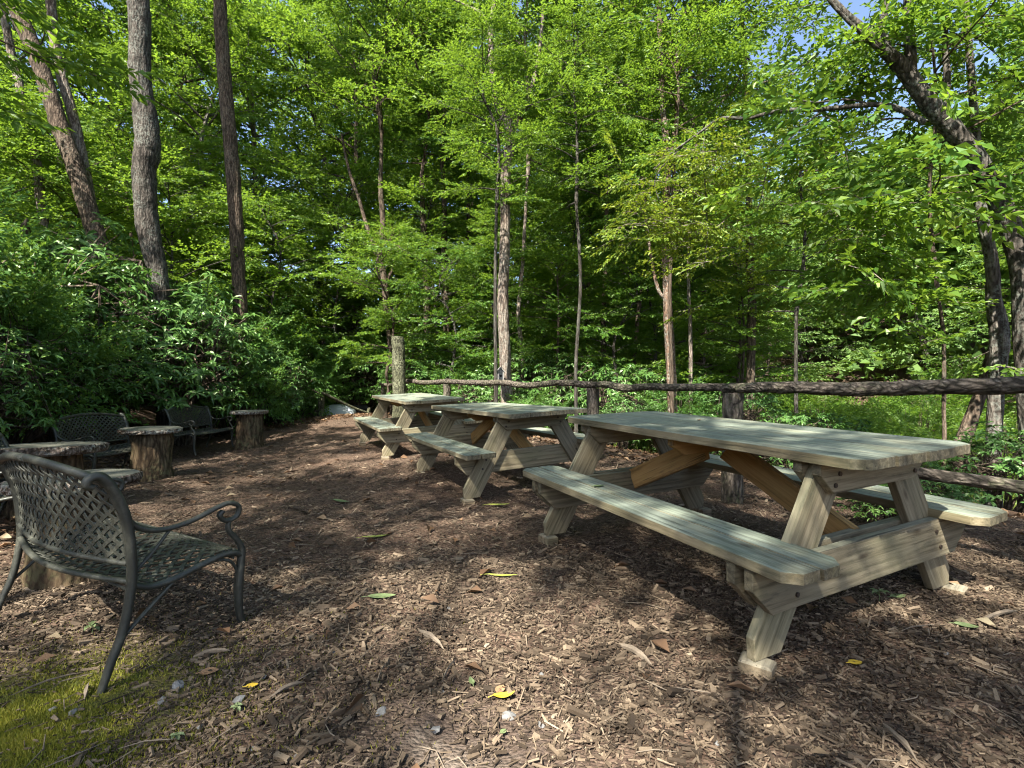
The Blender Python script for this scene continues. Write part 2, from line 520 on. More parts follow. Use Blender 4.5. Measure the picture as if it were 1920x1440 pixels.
def ground_mat():
    m, t = new_mat('forest_floor')
    k = NT(t)
    tc = k.n('ShaderNodeTexCoord')
    p = tc.outputs['Object']
    v = k.n('ShaderNodeTexVoronoi', i_Scale=55.0)
    v.inputs['Randomness'].default_value = 1.0
    k.l(k.mapping(p, (1, 1.7, 1)), v.inputs['Vector'])
    a = k.noise(p, 35, 6, 0.7)
    b = k.noise(p, 1.1, 4, 0.6)
    rc = k.n('ShaderNodeSeparateColor')
    k.l(v.outputs['Color'], rc.inputs[0])
    f = k.math('ADD', k.math('MULTIPLY', rc.outputs[0], 0.5), k.math('MULTIPLY', a, 0.5))
    col = k.ramp(f, [(0.15, G(0.022, 0.016, 0.012)), (0.45, G(0.075, 0.052, 0.038)), (0.7, G(0.14, 0.10, 0.072)), (0.95, G(0.25, 0.19, 0.14))])
    col = k.mix(k.math('MULTIPLY', k.ramp(b, [(0.4, (0, 0, 0)), (0.65, (1, 1, 1))]), 0.3), col, (0.10, 0.055, 0.035))
    # bare soil and a pale sandy patch in the foreground; moss near the first bench
    def disc(cx, cyy, r0, r1, amp=0.35):
        vm = k.n('ShaderNodeVectorMath', operation='DISTANCE')
        k.l(p, vm.inputs[0])
        vm.inputs[1].default_value = (cx, cyy, 0.0)
        d = k.math('ADD', vm.outputs['Value'], k.math('MULTIPLY', k.math('SUBTRACT', k.noise(p, 14, 4, 0.7), 0.5), amp))
        return k.ramp(k.math('DIVIDE', d, r1, True), [(r0 / r1, (1, 1, 1)), (1.0, (0, 0, 0))])
    soil = k.ramp(k.noise(p, 90, 5, 0.75), [(0.3, G(0.035, 0.026, 0.02)), (0.55, G(0.09, 0.068, 0.054)), (0.75, G(0.20, 0.16, 0.13))])
    col = k.mix(disc(-0.20, 1.42, 0.2, 0.62), col, soil)
    sand = k.ramp(k.noise(p, 140, 5, 0.75), [(0.3, G(0.16, 0.13, 0.10)), (0.6, G(0.36, 0.31, 0.25)), (0.8, G(0.50, 0.45, 0.38))])
    col = k.mix(k.math('MULTIPLY', disc(-0.28, 1.56, 0.02, 0.13, 0.12), 0.9), col, sand)
    col = k.mix(k.math('MULTIPLY', disc(-0.16, 1.33, 0.05, 0.26, 0.2), 0.45), col, sand)
    moss = k.ramp(k.noise(p, 60, 5, 0.7), [(0.3, G(0.04, 0.05, 0.012)), (0.6, G(0.12, 0.13, 0.02)), (0.8, G(0.22, 0.19, 0.05))])
    col = k.mix(k.math('MULTIPLY', disc(-1.75, 1.62, 0.25, 0.75, 0.5), 0.85), col, moss)
    h = k.math('ADD', k.math('MULTIPLY', v.outputs['Distance'], -0.8), a)
    k.finish(col, 0.95, k.bump(h, 0.8, 0.02), 0.12)
    return m


M['ground'] = ground_mat()


def water_mat():
    m, t = new_mat('water')
    k = NT(t)
    tc = k.n('ShaderNodeTexCoord')
    a = k.noise(k.mapping(tc.outputs['Object'], (1, 3, 1)), 3.0, 3)
    k.finish(k.ramp(a, [(0.3, G(0.10, 0.095, 0.06)), (0.7, G(0.17, 0.155, 0.10))]), 0.12, k.bump(a, 0.08, 0.05), 0.5)
    return m


M['water'] = water_mat()

# ------------------------------------------------------------------ the setting
def sm(x, a, b):
    t = np.clip((x - a) / (b - a), 0, 1)
    return t * t * (3 - 2 * t)


def side(x, y):
    return (x - 1.22) * 0.872 + (y - 2.85) * 0.49


def terrain(x, y):
    x = np.asarray(x, float)
    y = np.asarray(y, float)
    s = side(x, y)
    t = -(x - 1.22) * 0.49 + (y - 2.85) * 0.872
    z = 0.05 * np.clip(s, -3.4, 0)
    z = z + np.where(s < -4.2, 0.30 * np.clip(-4.2 - s, 0, 30) ** 1.0, 0)
    z = z - 0.17 * np.clip(s - 2.7, 0, 6.5)
    z = z + 0.42 * np.clip(s - 17, 0, 40)
    z = z - 0.07 * np.clip(t - 13, 0, 22) * sm(s, -9, -3)
    far = np.clip(np.hypot(x, y) - 6, 0, 8) / 8
    z = z + 0.012 * np.sin(x * 2.1 + 1.0) * np.cos(y * 1.7) + 0.006 * np.sin(x * 5.3 + y * 3.1)
    z = z + far * (0.10 * np.sin(x * 0.7 + y * 0.33) + 0.06 * np.sin(x * 0.31 - y * 0.9 + 2))
    return z


def tz(x, y):
    return float(terrain(x, y))


def axis_coords(lo, hi, fine_lo, fine_hi, step, grow):
    a = list(np.arange(fine_lo, fine_hi, step))
    st = step
    while a[-1] < hi:
        st *= grow
        a.append(a[-1] + st)
    st = step
    while a[0] > lo:
        st *= grow
        a.insert(0, a[0] - st)
    return np.array(a)


gx = axis_coords(-140, 140, -6.5, 5, 0.07, 1.07)
gy = axis_coords(-60, 170, 0.6, 12, 0.07, 1.07)
GX, GY = np.meshgrid(gx, gy)
GZ = terrain(GX, GY)
near = np.exp(-((GX + 0.5) ** 2 + (GY - 4) ** 2) / 60)
GZ = GZ + near * 0.007 * rng.normal(size=GZ.shape)
nx, ny = len(gx), len(gy)
ii = (np.arange(ny - 1)[:, None] * nx + np.arange(nx - 1)[None]).ravel()
gm = make_mesh('ground', np.stack([GX, GY, GZ], -1).reshape(-1, 3), [np.stack([ii, ii + 1, ii + nx + 1, ii + nx], 1)], True)
tag(link('ground', gm, M['ground']), kind='structure')

# stream beyond the fence on the right
sp = spline([(30, 4, 0), (20.5, 10.5, 0), (15.5, 14.5, 0), (11.5, 20, 0), (9, 30, 0), (3, 46, 0)], 40)
tg = np.gradient(sp, axis=0)
tg /= np.linalg.norm(tg, axis=1)[:, None]
nn = np.stack([-tg[:, 1], tg[:, 0], tg[:, 2] * 0], 1)
wv = np.concatenate([sp + nn * 2.2, sp - nn * 2.2])
wv[:, 2] = -1.02
k_ = np.arange(39)
tag(link('stream', make_mesh('stream', wv, [np.stack([k_, k_ + 1, k_ + 41, k_ + 40], 1)]), M['water']), kind='structure')


# ------------------------------------------------------------------ foliage generators
def rot_z(a):
    c, s = math.cos(a), math.sin(a)
    return np.array(((c, -s, 0), (s, c, 0), (0, 0, 1)))


def rot_y(a):
    c, s = math.cos(a), math.sin(a)
    return np.array(((c, 0, s), (0, 1, 0), (-s, 0, c)))


def rot_x(a):
    c, s = math.cos(a), math.sin(a)
    return np.array(((1, 0, 0), (0, c, -s), (0, s, c)))


def leaves_at(g, P, D, L, width, tilt=0.45):
    """diamond leaves folded along the midrib: base P, direction D, length L"""
    n = len(P)
    D = D / (np.linalg.norm(D, axis=1)[:, None] + 1e-9)
    up = np.array((0, 0, 1.0)) + g.normal(size=(n, 3)) * tilt
    sd = np.cross(D, up)
    sd /= np.linalg.norm(sd, axis=1)[:, None] + 1e-9
    nr = np.cross(sd, D)
    wd = (L * width * g.uniform(0.8, 1.2, n))[:, None]
    mid = P + D * (L * 0.45)[:, None]
    fold = wd * 0.28
    V = np.stack([P, mid + sd * wd * 0.5 + nr * fold, P + D * L[:, None] - nr * (L * 0.12)[:, None], mid - sd * wd * 0.5 + nr * fold], 1)
    return V


def spray(g, leaf=0.09, width=0.55, ntw=7, length=0.8, nl=9):
    """flat fan of leafy twigs along +x"""
    P, D = [], []
    segs = [np.array([(0, 0, 0), (length * 0.5, 0, 0.02), (length, 0, -0.05)])]
    for i in range(ntw):
        f = (i + 0.8) / ntw
        sgn = 1 if i % 2 else -1
        a = sgn * g.uniform(0.5, 1.0) * (1.15 - 0.7 * f)
        if i == ntw - 1:
            a = g.uniform(-0.15, 0.15)
        b = np.array((length * f, 0, -0.05 * f * f))
        d = np.array((math.cos(a), math.sin(a), g.uniform(-0.18, 0.12)))
        tl = length * g.uniform(0.45, 0.75) * (1.1 - 0.35 * f)
        segs.append(np.array([b, b + d * tl]))
        k = max(4, int(nl * tl / (0.5 * length)))
        for j in range(k):
            q = (j + 0.5) / k
            s2 = 1 if j % 2 else -1
            aa = a + s2 * g.uniform(0.5, 1.1) * (1 - 0.6 * q)
            P.append(b + d * tl * q + np.array((0, 0, g.normal() * 0.015)))
            D.append((math.cos(aa), math.sin(aa), g.normal(-0.12, 0.22)))
    P, D = np.array(P), np.array(D)
    L = leaf * g.uniform(0.65, 1.2, len(P))
    return leaves_at(g, P, D, L, width), segs


def leaf_mesh(name, Vs):
    V = np.concatenate(Vs)
    n = len(V)
    b = np.arange(n)[:, None] * 4
    t = np.concatenate([b + np.array([[0, 1, 2]]), b + np.array([[0, 2, 3]])])
    return make_mesh(name, V.reshape(-1, 3), [t])


def make_crown(name, seed, hc, rad, nlimb, per, leaf=0.09, width=0.55, prof=None, elev=(0.15, 0.9), r0=0.07, lead=True, droop=0.12, nspr=6):
    """crown of limbs and leaf sprays round a vertical axis from z=0 to hc; returns (leaf mesh, limb mesh)"""
    g = np.random.default_rng(seed)
    prof = prof or (lambda f: math.sin(math.pi * (0.12 + 0.83 * f)) ** 0.7)
    sprs = [spray(g, leaf, width, int(g.integers(6, 9)), g.uniform(0.65, 0.95)) for _ in range(nspr)]
    Vs = []
    mb = MB()
    ax = spline([(0, 0, 0), (g.normal() * 0.15, g.normal() * 0.15, hc * 0.4), (g.normal() * 0.3, g.normal() * 0.3, hc * 0.75), (g.normal() * 0.3, g.normal() * 0.3, hc)], 14)
    if lead:
        mb.tube(ax, np.linspace(r0, 0.012, 14), 7, 0.05, seed)
    for i in range(nlimb):
        f = (i + g.uniform(0.1, 0.9)) / nlimb
        idx = f * 13
        a0 = ax[int(idx)] + (ax[min(13, int(idx) + 1)] - ax[int(idx)]) * (idx - int(idx))
        az = i * 2.399 + g.normal() * 0.4
        L = rad * prof(f) * g.uniform(0.7, 1.12)
        el = elev[0] + (elev[1] - elev[0]) * f + g.normal() * 0.12
        d = np.array((math.cos(az) * math.cos(el), math.sin(az) * math.cos(el), math.sin(el)))
        bend = np.array((g.normal(), g.normal(), 0)) * 0.18 * L
        pts = spline([a0, a0 + d * L * 0.35 + bend * 0.3, a0 + d * L * 0.7 + bend + np.array((0, 0, -droop * L * 0.4)), a0 + d * L + bend * 0.8 + np.array((0, 0, -droop * L))], 9)
        mb.tube(pts, np.linspace(max(0.012, r0 * 0.5 * (1 - 0.6 * f)), 0.006, 9), 5, 0.06, seed + i, cap=False)
        n = max(3, int(per * (0.5 + 0.5 * prof(f)) * g.uniform(0.8, 1.2)))
        for k in range(n):
            q = 0.22 + 0.78 * (k + g.uniform(0, 1)) / n
            j = min(7, int(q * 8))
            p = pts[j] + (pts[j + 1] - pts[j]) * (q * 8 - j)
            dd = pts[j + 1] - pts[j]
            yaw = math.atan2(dd[1], dd[0]) + (1 if k % 2 else -1) * g.uniform(0.25, 1.35)
            if k == n - 1:
                yaw = math.atan2(dd[1], dd[0])
            pit = g.normal(0.02, 0.22)
            M3 = rot_z(yaw) @ rot_y(pit) @ rot_x(g.normal(0, 0.3))
            sc = g.uniform(0.75, 1.2)
            V, segs = sprs[int(g.integers(nspr))]
            p = p + np.array((0, 0, g.normal() * 0.10))
            Vs.append((V.reshape(-1, 3) @ M3.T * sc + p).reshape(V.shape))
            s0 = segs[0] @ M3.T * sc + p
            mb.tube(s0, (0.006, 0.0045, 0.002), 3, cap=False)
    return leaf_mesh(name + '_leaves', Vs), mb.mesh(name + '_limbs')


def long_leaf(L, W, droop, fold=0.25):
    """8-vertex elliptic leaf along +x with midrib and bend"""
    xs = (0.0, 0.36, 0.74, 1.0)
    z = [0, 0.05 * L, 0.05 * L - droop * L * 0.35, -droop * L]
    V = [(0, 0, 0)]
    for x_, wf, zz in ((0.36, 0.46, z[1]), (0.74, 0.42, z[2])):
        V += [(x_ * L, W * wf, zz + W * fold), (x_ * L, 0, zz), (x_ * L, -W * wf, zz + W * fold)]
    V.append((L, 0, z[3]))
    return np.array(V)


LT = np.array([(0, 2, 1), (0, 3, 2), (4, 5, 7), (5, 6, 7)])
LQ = np.array([(1, 2, 5, 4), (2, 3, 6, 5)])


def make_rhodo(name, seed, rad, hgt, nw, leaf=0.13, lw=0.30):
    g = np.random.default_rng(seed)
    mb, st = MB(), MB()
    nst = 9
    stems = []
    for i in range(nst):
        az = i * 2.4 + g.normal() * 0.3
        r = rad * g.uniform(0.25, 0.8)
        top = np.array((math.cos(az) * r, math.sin(az) * r, hgt * g.uniform(0.5, 0.9)))
        p = spline([(math.cos(az) * 0.06, math.sin(az) * 0.06, -0.05), top * np.array((0.35, 0.35, 0.4)) + g.normal(size=3) * 0.08, top * np.array((0.8, 0.8, 0.7)) + g.normal(size=3) * 0.1, top], 8)
        stems.append(p)
        st.tube(p, np.linspace(0.028, 0.009, 8), 5, 0.1, seed + i, cap=False)
    for i in range(nw):
        u = g.uniform(-0.25, 1)
        az = g.uniform(0, 2 * math.pi)
        rr = g.uniform(0.55, 1.05) ** 0.6
        c = math.sqrt(max(0.0, 1 - max(u, 0) ** 2))
        lump = 1 + 0.18 * math.sin(az * 3 + seed) + 0.12 * math.sin(az * 5 + u * 4)
        p = np.array((math.cos(az) * c * rad * rr * lump, math.sin(az) * c * rad * rr * lump, hgt * (0.42 + 0.58 * u * rr) + g.normal() * 0.06))
        if p[2] < 0.08:
            p[2] = g.uniform(0.1, 0.5)
        s = stems[int(g.integers(nst))]
        q = s[int(g.integers(3, 8))]
        if np.linalg.norm(q - p) < rad * 1.1:
            st.tube(np.array([q, (p + q) / 2 + np.array((0, 0, -0.05)), p]), (0.007, 0.006, 0.004), 3, cap=False)
        out = np.array((p[0], p[1], 0.35 * rad))
        tiltaz = math.atan2(out[1], out[0])
        Mt = rot_z(tiltaz) @ rot_y(g.uniform(0.1, 0.7)) @ rot_z(g.uniform(0, 6))
        nl = int(g.integers(6, 11))
        dr = g.uniform(0.05, 0.55)
        for j in range(nl):
            a = 2 * math.pi * j / nl + g.normal() * 0.2
            L = leaf * g.uniform(0.7, 1.25)
            V = long_leaf(L, L * lw * g.uniform(0.85, 1.15), dr + g.normal() * 0.12)
            Ml = Mt @ rot_z(a) @ rot_y(g.uniform(-0.45, 0.25)) @ rot_x(g.normal() * 0.25)
            mb.add(V @ Ml.T + p, LT, LQ)
    return mb.mesh(name + '_leaves'), st.mesh(name + '_stems')


def make_bush(name, seed, rad, hgt, n, leaf=0.055, width=0.5):
    """small-leaved shrub built of many leafy sprays"""
    g = np.random.default_rng(seed)
    sprs = [spray(g, leaf, width, 8, 0.42, 11) for _ in range(5)]
    Vs, st = [], MB()
    for i in range(n):
        u = g.uniform(-0.1, 1)
        az = g.uniform(0, 2 * math.pi)
        rr = g.uniform(0.3, 1.0) ** 0.5
        c = math.sqrt(max(0.0, 1 - max(u, 0) ** 2))
        p = np.array((math.cos(az) * c * rad * rr, math.sin(az) * c * rad * rr, hgt * (0.3 + 0.7 * u * rr)))
        M3 = rot_z(az + g.normal() * 0.8) @ rot_y(g.normal(-0.1, 0.4)) @ rot_x(g.normal(0, 0.4))
        V, segs = sprs[int(g.integers(5))]
        Vs.append((V.reshape(-1, 3) @ M3.T + p).reshape(V.shape))
        st.tube(np.array([(p[0] * 0.12, p[1] * 0.12, 0), (p[0] * 0.6, p[1] * 0.6, p[2] * 0.55), p]), (0.009, 0.006, 0.003), 3, cap=False)
    return leaf_mesh(name + '_leaves', Vs), st.mesh(name + '_stems')


# shared crowns
UND = [make_crown('understory_%d' % i, 100 + i, 6.0, 2.3, 28, 9, 0.113, 0.60, elev=(0.05, 0.8)) for i in range(4)]
CAN = [make_crown('canopy_%d' % i, 200 + i, 8.5, 3.3, 36, 10, 0.125, 0.62, elev=(0.1, 1.0), r0=0.12) for i in range(3)]
SHD = [make_crown('shade_%d' % i, 600 + i, 5.5, 3.0, 12, 9, 0.125, 0.62, elev=(0.1, 0.7), r0=0.045) for i in range(2)]
BIG = [make_crown('bigleaf_%d' % i, 300 + i, 4.2, 2.0, 16, 6, 0.19, 0.42, elev=(0.0, 0.8), r0=0.05) for i in range(2)]
RHO = [make_rhodo('rhodo_%d' % i, 400 + i, 1.0, 1.7, 300, 0.115) for i in range(4)]
BSH = [make_bush('bush_%d' % i, 500 + i, 0.95, 1.5, 150) for i in range(3)]


def trunk_mesh(name, pts, rad, seed, bump=0.035, sides=14, step=0.09, ridges=9):
    pts = np.asarray(pts, float)
    L = np.sum(np.linalg.norm(np.diff(pts, axis=0), axis=1))
    n = max(8, int(L / step))
    p = spline(pts, n)
    r = spline(np.stack([rad, rad, rad], 1), n)[:, 0]
    g = np.random.default_rng(seed)
    p[:, :2] += np.cumsum(g.normal(size=(n, 2)) * 0.0018, 0)
    mb = MB()
    mb.tube(p, r, sides, bump, seed, ridges=ridges)
    return mb.mesh(name, True)


def pixel_tree(label, pts, Y, mat, crown=None, crown_scale=1.0, group=None, leafmat='leaf_mid', seed=0, name='tree', dY=0.0, crown_z=None, extra=(), rz=0.0):
    """tree whose trunk passes the given photo points (x, y, width) at distance Y (dY: how far the top leans away)"""
    m = len(pts)
    W3 = []
    rad = []
    for i, (x, y, wpx) in enumerate(pts):
        yy = Y + dY * i / max(1, m - 1)
        W3.append(at(x, y, yy))
        rad.append(wpx * yy / 900.0 / 2 * (0.76 if x < 500 or x > 1480 else 0.86))
    W3 = np.array(W3)
    bx, by = W3[0][0], W3[0][1]
    bz = tz(bx, by) - 0.05
    root = thing(name, label, 'tree', (bx, by, bz), 0, group)
    W3 = W3 - np.array((bx, by, bz))
    if W3[0][2] > 0.15:
        W3 = np.concatenate([[(0, 0, 0)], W3])
        rad = [rad[0] * 1.18] + rad
    else:
        W3[0][2] = 0
    link('trunk', trunk_mesh(name + '_trunk', W3, np.array(rad), seed), M[mat], root)
    for e in extra:
        ep = np.array([at(x, y, Y + dd) for x, y, wpx, dd in e]) - np.array((bx, by, bz))
        er = np.array([wpx * (Y + dd) / 900.0 / 2 * 0.9 for x, y, wpx, dd in e])
        link('limb', trunk_mesh(name + '_limb', ep, er, seed + 3, 0.03, 8, 0.1, 0), M[mat], root)
    if crown is not None:
        top = W3[-1]
        for k, (cm, lm) in enumerate([crown]):
            link('crown', cm, M[leafmat], root, top, (0, 0, rz), (crown_scale,) * 3)
            link('branches', lm, M[mat], root, top, (0, 0, rz), (crown_scale,) * 3)
    return root


GEN_TR = []
for i in range(4):
    g_ = np.random.default_rng(900 + i)
    pts = [(0, 0, 0), (g_.normal() * 0.06, g_.normal() * 0.06, 1.0), (g_.normal() * 0.14, g_.normal() * 0.14, 2.0), (0, 0, 3.0)]
    GEN_TR.append(trunk_mesh('slender_trunk_%d' % i, pts, np.array((0.10, 0.085, 0.078, 0.07)), 900 + i, 0.03, 10, 0.12, 6))


def gen_tree(name, label, x, y, base, scale, crown, leafmat, bark, group, thick=1.0, k=0):
    """tree of trunk (base metres tall) and crown"""
    root = thing(name, label, 'tree', (x, y, tz(x, y) - 0.05), 0, group)
    th = thick * scale
    link('trunk', GEN_TR[k % 4], None, root, (0, 0, 0), (0, 0, k * 1.3), (th, th, base / 3.0))
    link('crown', crown[0], None, root, (0, 0, base), (0, 0, k * 2.1), (scale,) * 3)
    link('branches', crown[1], None, root, (0, 0, base), (0, 0, k * 2.1), (scale,) * 3)
    return root


# default materials on shared meshes, further ones through object slots
def setmat(o, m):
    if len(o.data.materials) == 0:
        o.data.materials.append(m)
    o.material_slots[0].link = 'OBJECT'
    o.material_slots[0].material = m


for cm, lm in UND + CAN + SHD + BIG + RHO + BSH:
    cm.materials.append(M['leaf_mid'])
    lm.materials.append(M['bark_brown'])
for me_ in GEN_TR:
    me_.materials.append(M['bark_brown'])

_old_gen = gen_tree


def gen_tree(name, label, x, y, base, scale, crown, leafmat, bark, group, thick=1.0, k=0):
    r = _old_gen(name, label, x, y, base, scale, crown, leafmat, bark, group, thick, k)
    for c in r.children:
        setmat(c, M[leafmat] if c.name.startswith('crown') else M[bark])
    return r


def fix_crown(root, leafmat, bark):
    for c in root.children:
        if c.name.startswith('crown'):
            setmat(c, M[leafmat])
        elif c.name.startswith('branches'):
            setmat(c, M[bark])


def ptree(*a, **kw):
    r = pixel_tree(*a, **kw)
    fix_crown(r, kw.get('leafmat', 'leaf_mid'), a[3])
    return r


# ------------------------------------------------------------------ the tall trees one can name
ptree('tall grey tree with a kinked trunk rising behind the metal benches',
      [(316, 800, 46), (300, 545, 44), (278, 430, 48), (270, 330, 50), (276, 270, 54), (264, 150, 46), (260, 20, 46), (252, -160, 42), (250, -330, 38)],
      10.2, 'bark_dark', UND[0], 1.0, seed=11, rz=0.4)  # darker bark here carries the trunk's shade in its colour
ptree('straight dark-barked tree, right of the kinked grey tree',
      [(458, 790, 36), (447, 520, 32), (437, 330, 32), (420, 130, 31), (412, 0, 29), (408, -250, 26)],
      12.0, 'bark_brown', UND[1], 1.0, seed=12, rz=2.0)
ptree('thick leaning trunk on the bank at the far left',
      [(205, 560, 42), (150, 345, 38), (112, 240, 36), (75, 130, 35), (30, 20, 34), (-60, -160, 30)],
      11.0, 'bark_brown', UND[2], 1.0, seed=13, rz=1.0)
ptree('paler thinner trunk right beside the leaning trunk on the bank',
      [(198, 560, 26), (165, 350, 23), (140, 230, 22), (108, 110, 21), (95, 0, 20), (80, -200, 17)],
      11.4, 'bark_pale', UND[0], 1.1, seed=14, rz=3.0)
ptree('thin grey trunk nearest the left edge of the wood',
      [(95, 560, 22), (68, 310, 19), (42, 190, 18), (18, 90, 17), (-10, -60, 15)],
      11.8, 'bark_pale', UND[1], 1.0, seed=15, rz=4.0)
ptree('tall straight pale trunk forking high in the middle of the picture',
      [(950, 752, 26), (945, 640, 25), (942, 560, 24), (946, 420, 22), (948, 320, 22), (957, 240, 22), (930, 190, 15), (920, 90, 12), (926, 0, 10), (930, -120, 8)],
      9.9, 'bark_pale', UND[2], 0.85, seed=16, rz=0.6,
      extra=([(957, 250, 14, 0), (985, 200, 10, 0.1), (1010, 110, 8, 0.3), (1020, 0, 6, 0.5)],
             [(921, 92, 8, 0), (905, 30, 7, 0), (880, 14, 6, 0.1), (845, -5, 4, 0.2)]))
ptree('rust-brown lichen-spotted trunk right of the middle, just past the fence',
      [(1263, 790, 22), (1260, 700, 21), (1254, 560, 19), (1250, 420, 18), (1252, 300, 15), (1240, 160, 12), (1238, 20, 10), (1236, -120, 8)],
      9.4, 'bark_red', UND[3], 0.95, seed=17, rz=1.5,
      extra=([(1247, 562, 9, 0), (1232, 535, 7, 0), (1215, 440, 6, 0.2), (1205, 330, 5, 0.4)],
             [(1252, 320, 9, 0), (1270, 200, 8, 0.1), (1268, 60, 6, 0.2)]))
ptree('thin crooked tree with a low fork, left of the mossy snag',
      [(738, 700, 15), (728, 610, 14), (720, 520, 14), (712, 480, 14), (718, 420, 12), (714, 350, 10), (716, 250, 7)],
      14.0, 'bark_brown', UND[1], 0.95, seed=18, rz=5.0,
      extra=([(715, 490, 10, 0), (690, 430, 8, 0.1), (672, 370, 7, 0.3), (655, 320, 6, 0.5), (640, 250, 4, 0.6)],
             [(724, 530, 7, 0), (742, 490, 6, 0.2), (752, 440, 5, 0.3)]))
ptree('slim sinuous pale trunk close to the right of the forking tree',
      [(980, 730, 10), (980, 660, 10), (972, 600, 9), (976, 540, 9), (982, 470, 8), (984, 430, 7), (990, 330, 6)],
      12.0, 'bark_pale', UND[2], 0.8, seed=19, rz=2.5, leafmat='leaf_deep')
for i, (lab, pts, Y) in enumerate((
        ('slender dark trunk with a low branch, left of the paired trunk', [(802, 700, 14), (800, 600, 14), (797, 500, 13), (794, 430, 12), (790, 330, 10)], 15.0),
        ('slender dark trunk leaning slightly right, third left of the forking tree', [(838, 680, 13), (836, 560, 13), (832, 470, 13), (833, 400, 11), (828, 300, 9)], 15.5),
        ('dark slim trunk midway between the forking tree and the rust-brown trunk', [(1132, 730, 13), (1131, 620, 12), (1134, 520, 11), (1136, 440, 9), (1138, 340, 7)], 13.5),
        ('dark straight trunk behind the fence, right of the rust-brown trunk', [(1408, 790, 18), (1408, 640, 18), (1410, 560, 17), (1407, 480, 16), (1404, 380, 13), (1400, 250, 9)], 10.5),
        ('thin pale trunk just right of the rust-brown trunk', [(1294, 780, 9), (1294, 640, 8), (1291, 540, 7), (1290, 450, 6)], 10.2),
        ('thin dark trunk between the slim dark trunk and the rust-brown trunk', [(1185, 740, 10), (1192, 640, 9), (1200, 560, 9), (1212, 510, 8), (1218, 420, 6)], 14.0),
        ('thin dark trunk just left of the slim dark trunk', [(1101, 720, 8), (1102, 620, 8), (1104, 520, 8), (1106, 430, 6)], 16.0),
        ('thin dark trunk close behind the forking tree, on its left', [(872, 700, 8), (871, 600, 8), (875, 500, 7), (878, 420, 6)], 17.0))):
    ptree(lab, pts, Y, 'bark_pale' if 'pale' in lab else 'bark_brown', UND[i % 4], 0.85 + 0.05 * (i % 3), seed=30 + i, rz=i * 1.1,
          leafmat='leaf_mid' if i % 2 else 'leaf_deep')
# the leaning tree at the right
lean = ptree('big rough-barked tree leaning left across the upper right corner',
             [(1935, 870, 46), (1925, 640, 46), (1915, 480, 44), (1860, 340, 44), (1790, 240, 42), (1745, 190, 40), (1700, 130, 34), (1655, 85, 26), (1610, 45, 20), (1560, -5, 15), (1500, -90, 11)],
             5.2, 'bark_dark', None, seed=51,
             extra=([(1710, 150, 20, 0), (1708, 100, 20, 0), (1703, 40, 18, 0), (1704, -40, 16, 0), (1700, -160, 12, 0)],
                    [(1665, 95, 16, 0), (1655, 50, 14, 0), (1662, 0, 12, 0), (1665, -90, 10, 0)],
                    [(1660, 100, 9, 0), (1615, 60, 8, 0), (1575, 25, 7, 0), (1545, -10, 6, 0)],
                    [(1770, 225, 16, 0), (1775, 150, 13, 0.1), (1772, 60, 10, 0.2), (1780, -60, 8, 0.2)],
                    [(1735, 230, 12, 0), (1690, 205, 11, 0.1), (1640, 196, 10, 0.2), (1540, 205, 9, 0.3), (1460, 208, 8, 0.4), (1400, 222, 7, 0.5), (1352, 222, 6, 0.6), (1310, 250, 5, 0.7), (1262, 285, 4, 0.8), (1225, 318, 3, 0.8)],
                    [(1540, 208, 4, 0.3), (1505, 238, 3.5, 0.3), (1465, 275, 3, 0.35), (1440, 310, 2.5, 0.4), (1432, 350, 2, 0.4), (1420, 395, 1.6, 0.4)],
                    [(1322, 245, 3, 0.7), (1318, 300, 2.5, 0.7), (1324, 380, 2.2, 0.7), (1326, 440, 2, 0.7), (1320, 500, 1.6, 0.7)],
                    [(1280, 275, 3, 0.8), (1235, 320, 2.5, 0.8), (1228, 350, 2, 0.8), (1235, 375, 1.5, 0.8)],
                    [(1640, 198, 4, 0.2), (1590, 186, 4, 0.25), (1520, 192, 3, 0.3), (1480, 178, 2, 0.3)]))
ptree('upright trunk at the right edge, left of the leaning tree foot',
      [(1862, 880, 32), (1864, 780, 30), (1870, 690, 34), (1872, 620, 38), (1862, 560, 30), (1856, 480, 25), (1840, 400, 22), (1830, 250, 18), (1815, 60, 14), (1800, -100, 10)],
      5.6, 'bark_grey', UND[0], 0.8, seed=52, rz=0.3)
ptree('short dark trunk leaning right, seen below the fence rail at the right edge',
      [(1795, 868, 36), (1815, 800, 30), (1838, 735, 26), (1858, 670, 24), (1872, 620, 20)],
      5.9, 'bark_brown', None, seed=53)
# sapling with layered dark leaves
SAP = make_crown('sapling', 350, 2.7, 1.35, 15, 5, 0.13, 0.45, elev=(-0.02, 0.5), r0=0.022, droop=0.05)
for m_ in SAP:
    m_.materials.append(M['leaf_deep'])
sap = ptree('thin sapling with flat layers of dark leaves at the right, behind the rail',
            [(1770, 815, 9), (1770, 700, 8.5), (1768, 620, 8), (1758, 545, 8)], 5.4, 'bark_brown', SAP, 1.0, seed=54, leafmat='leaf_deep', rz=0.7)

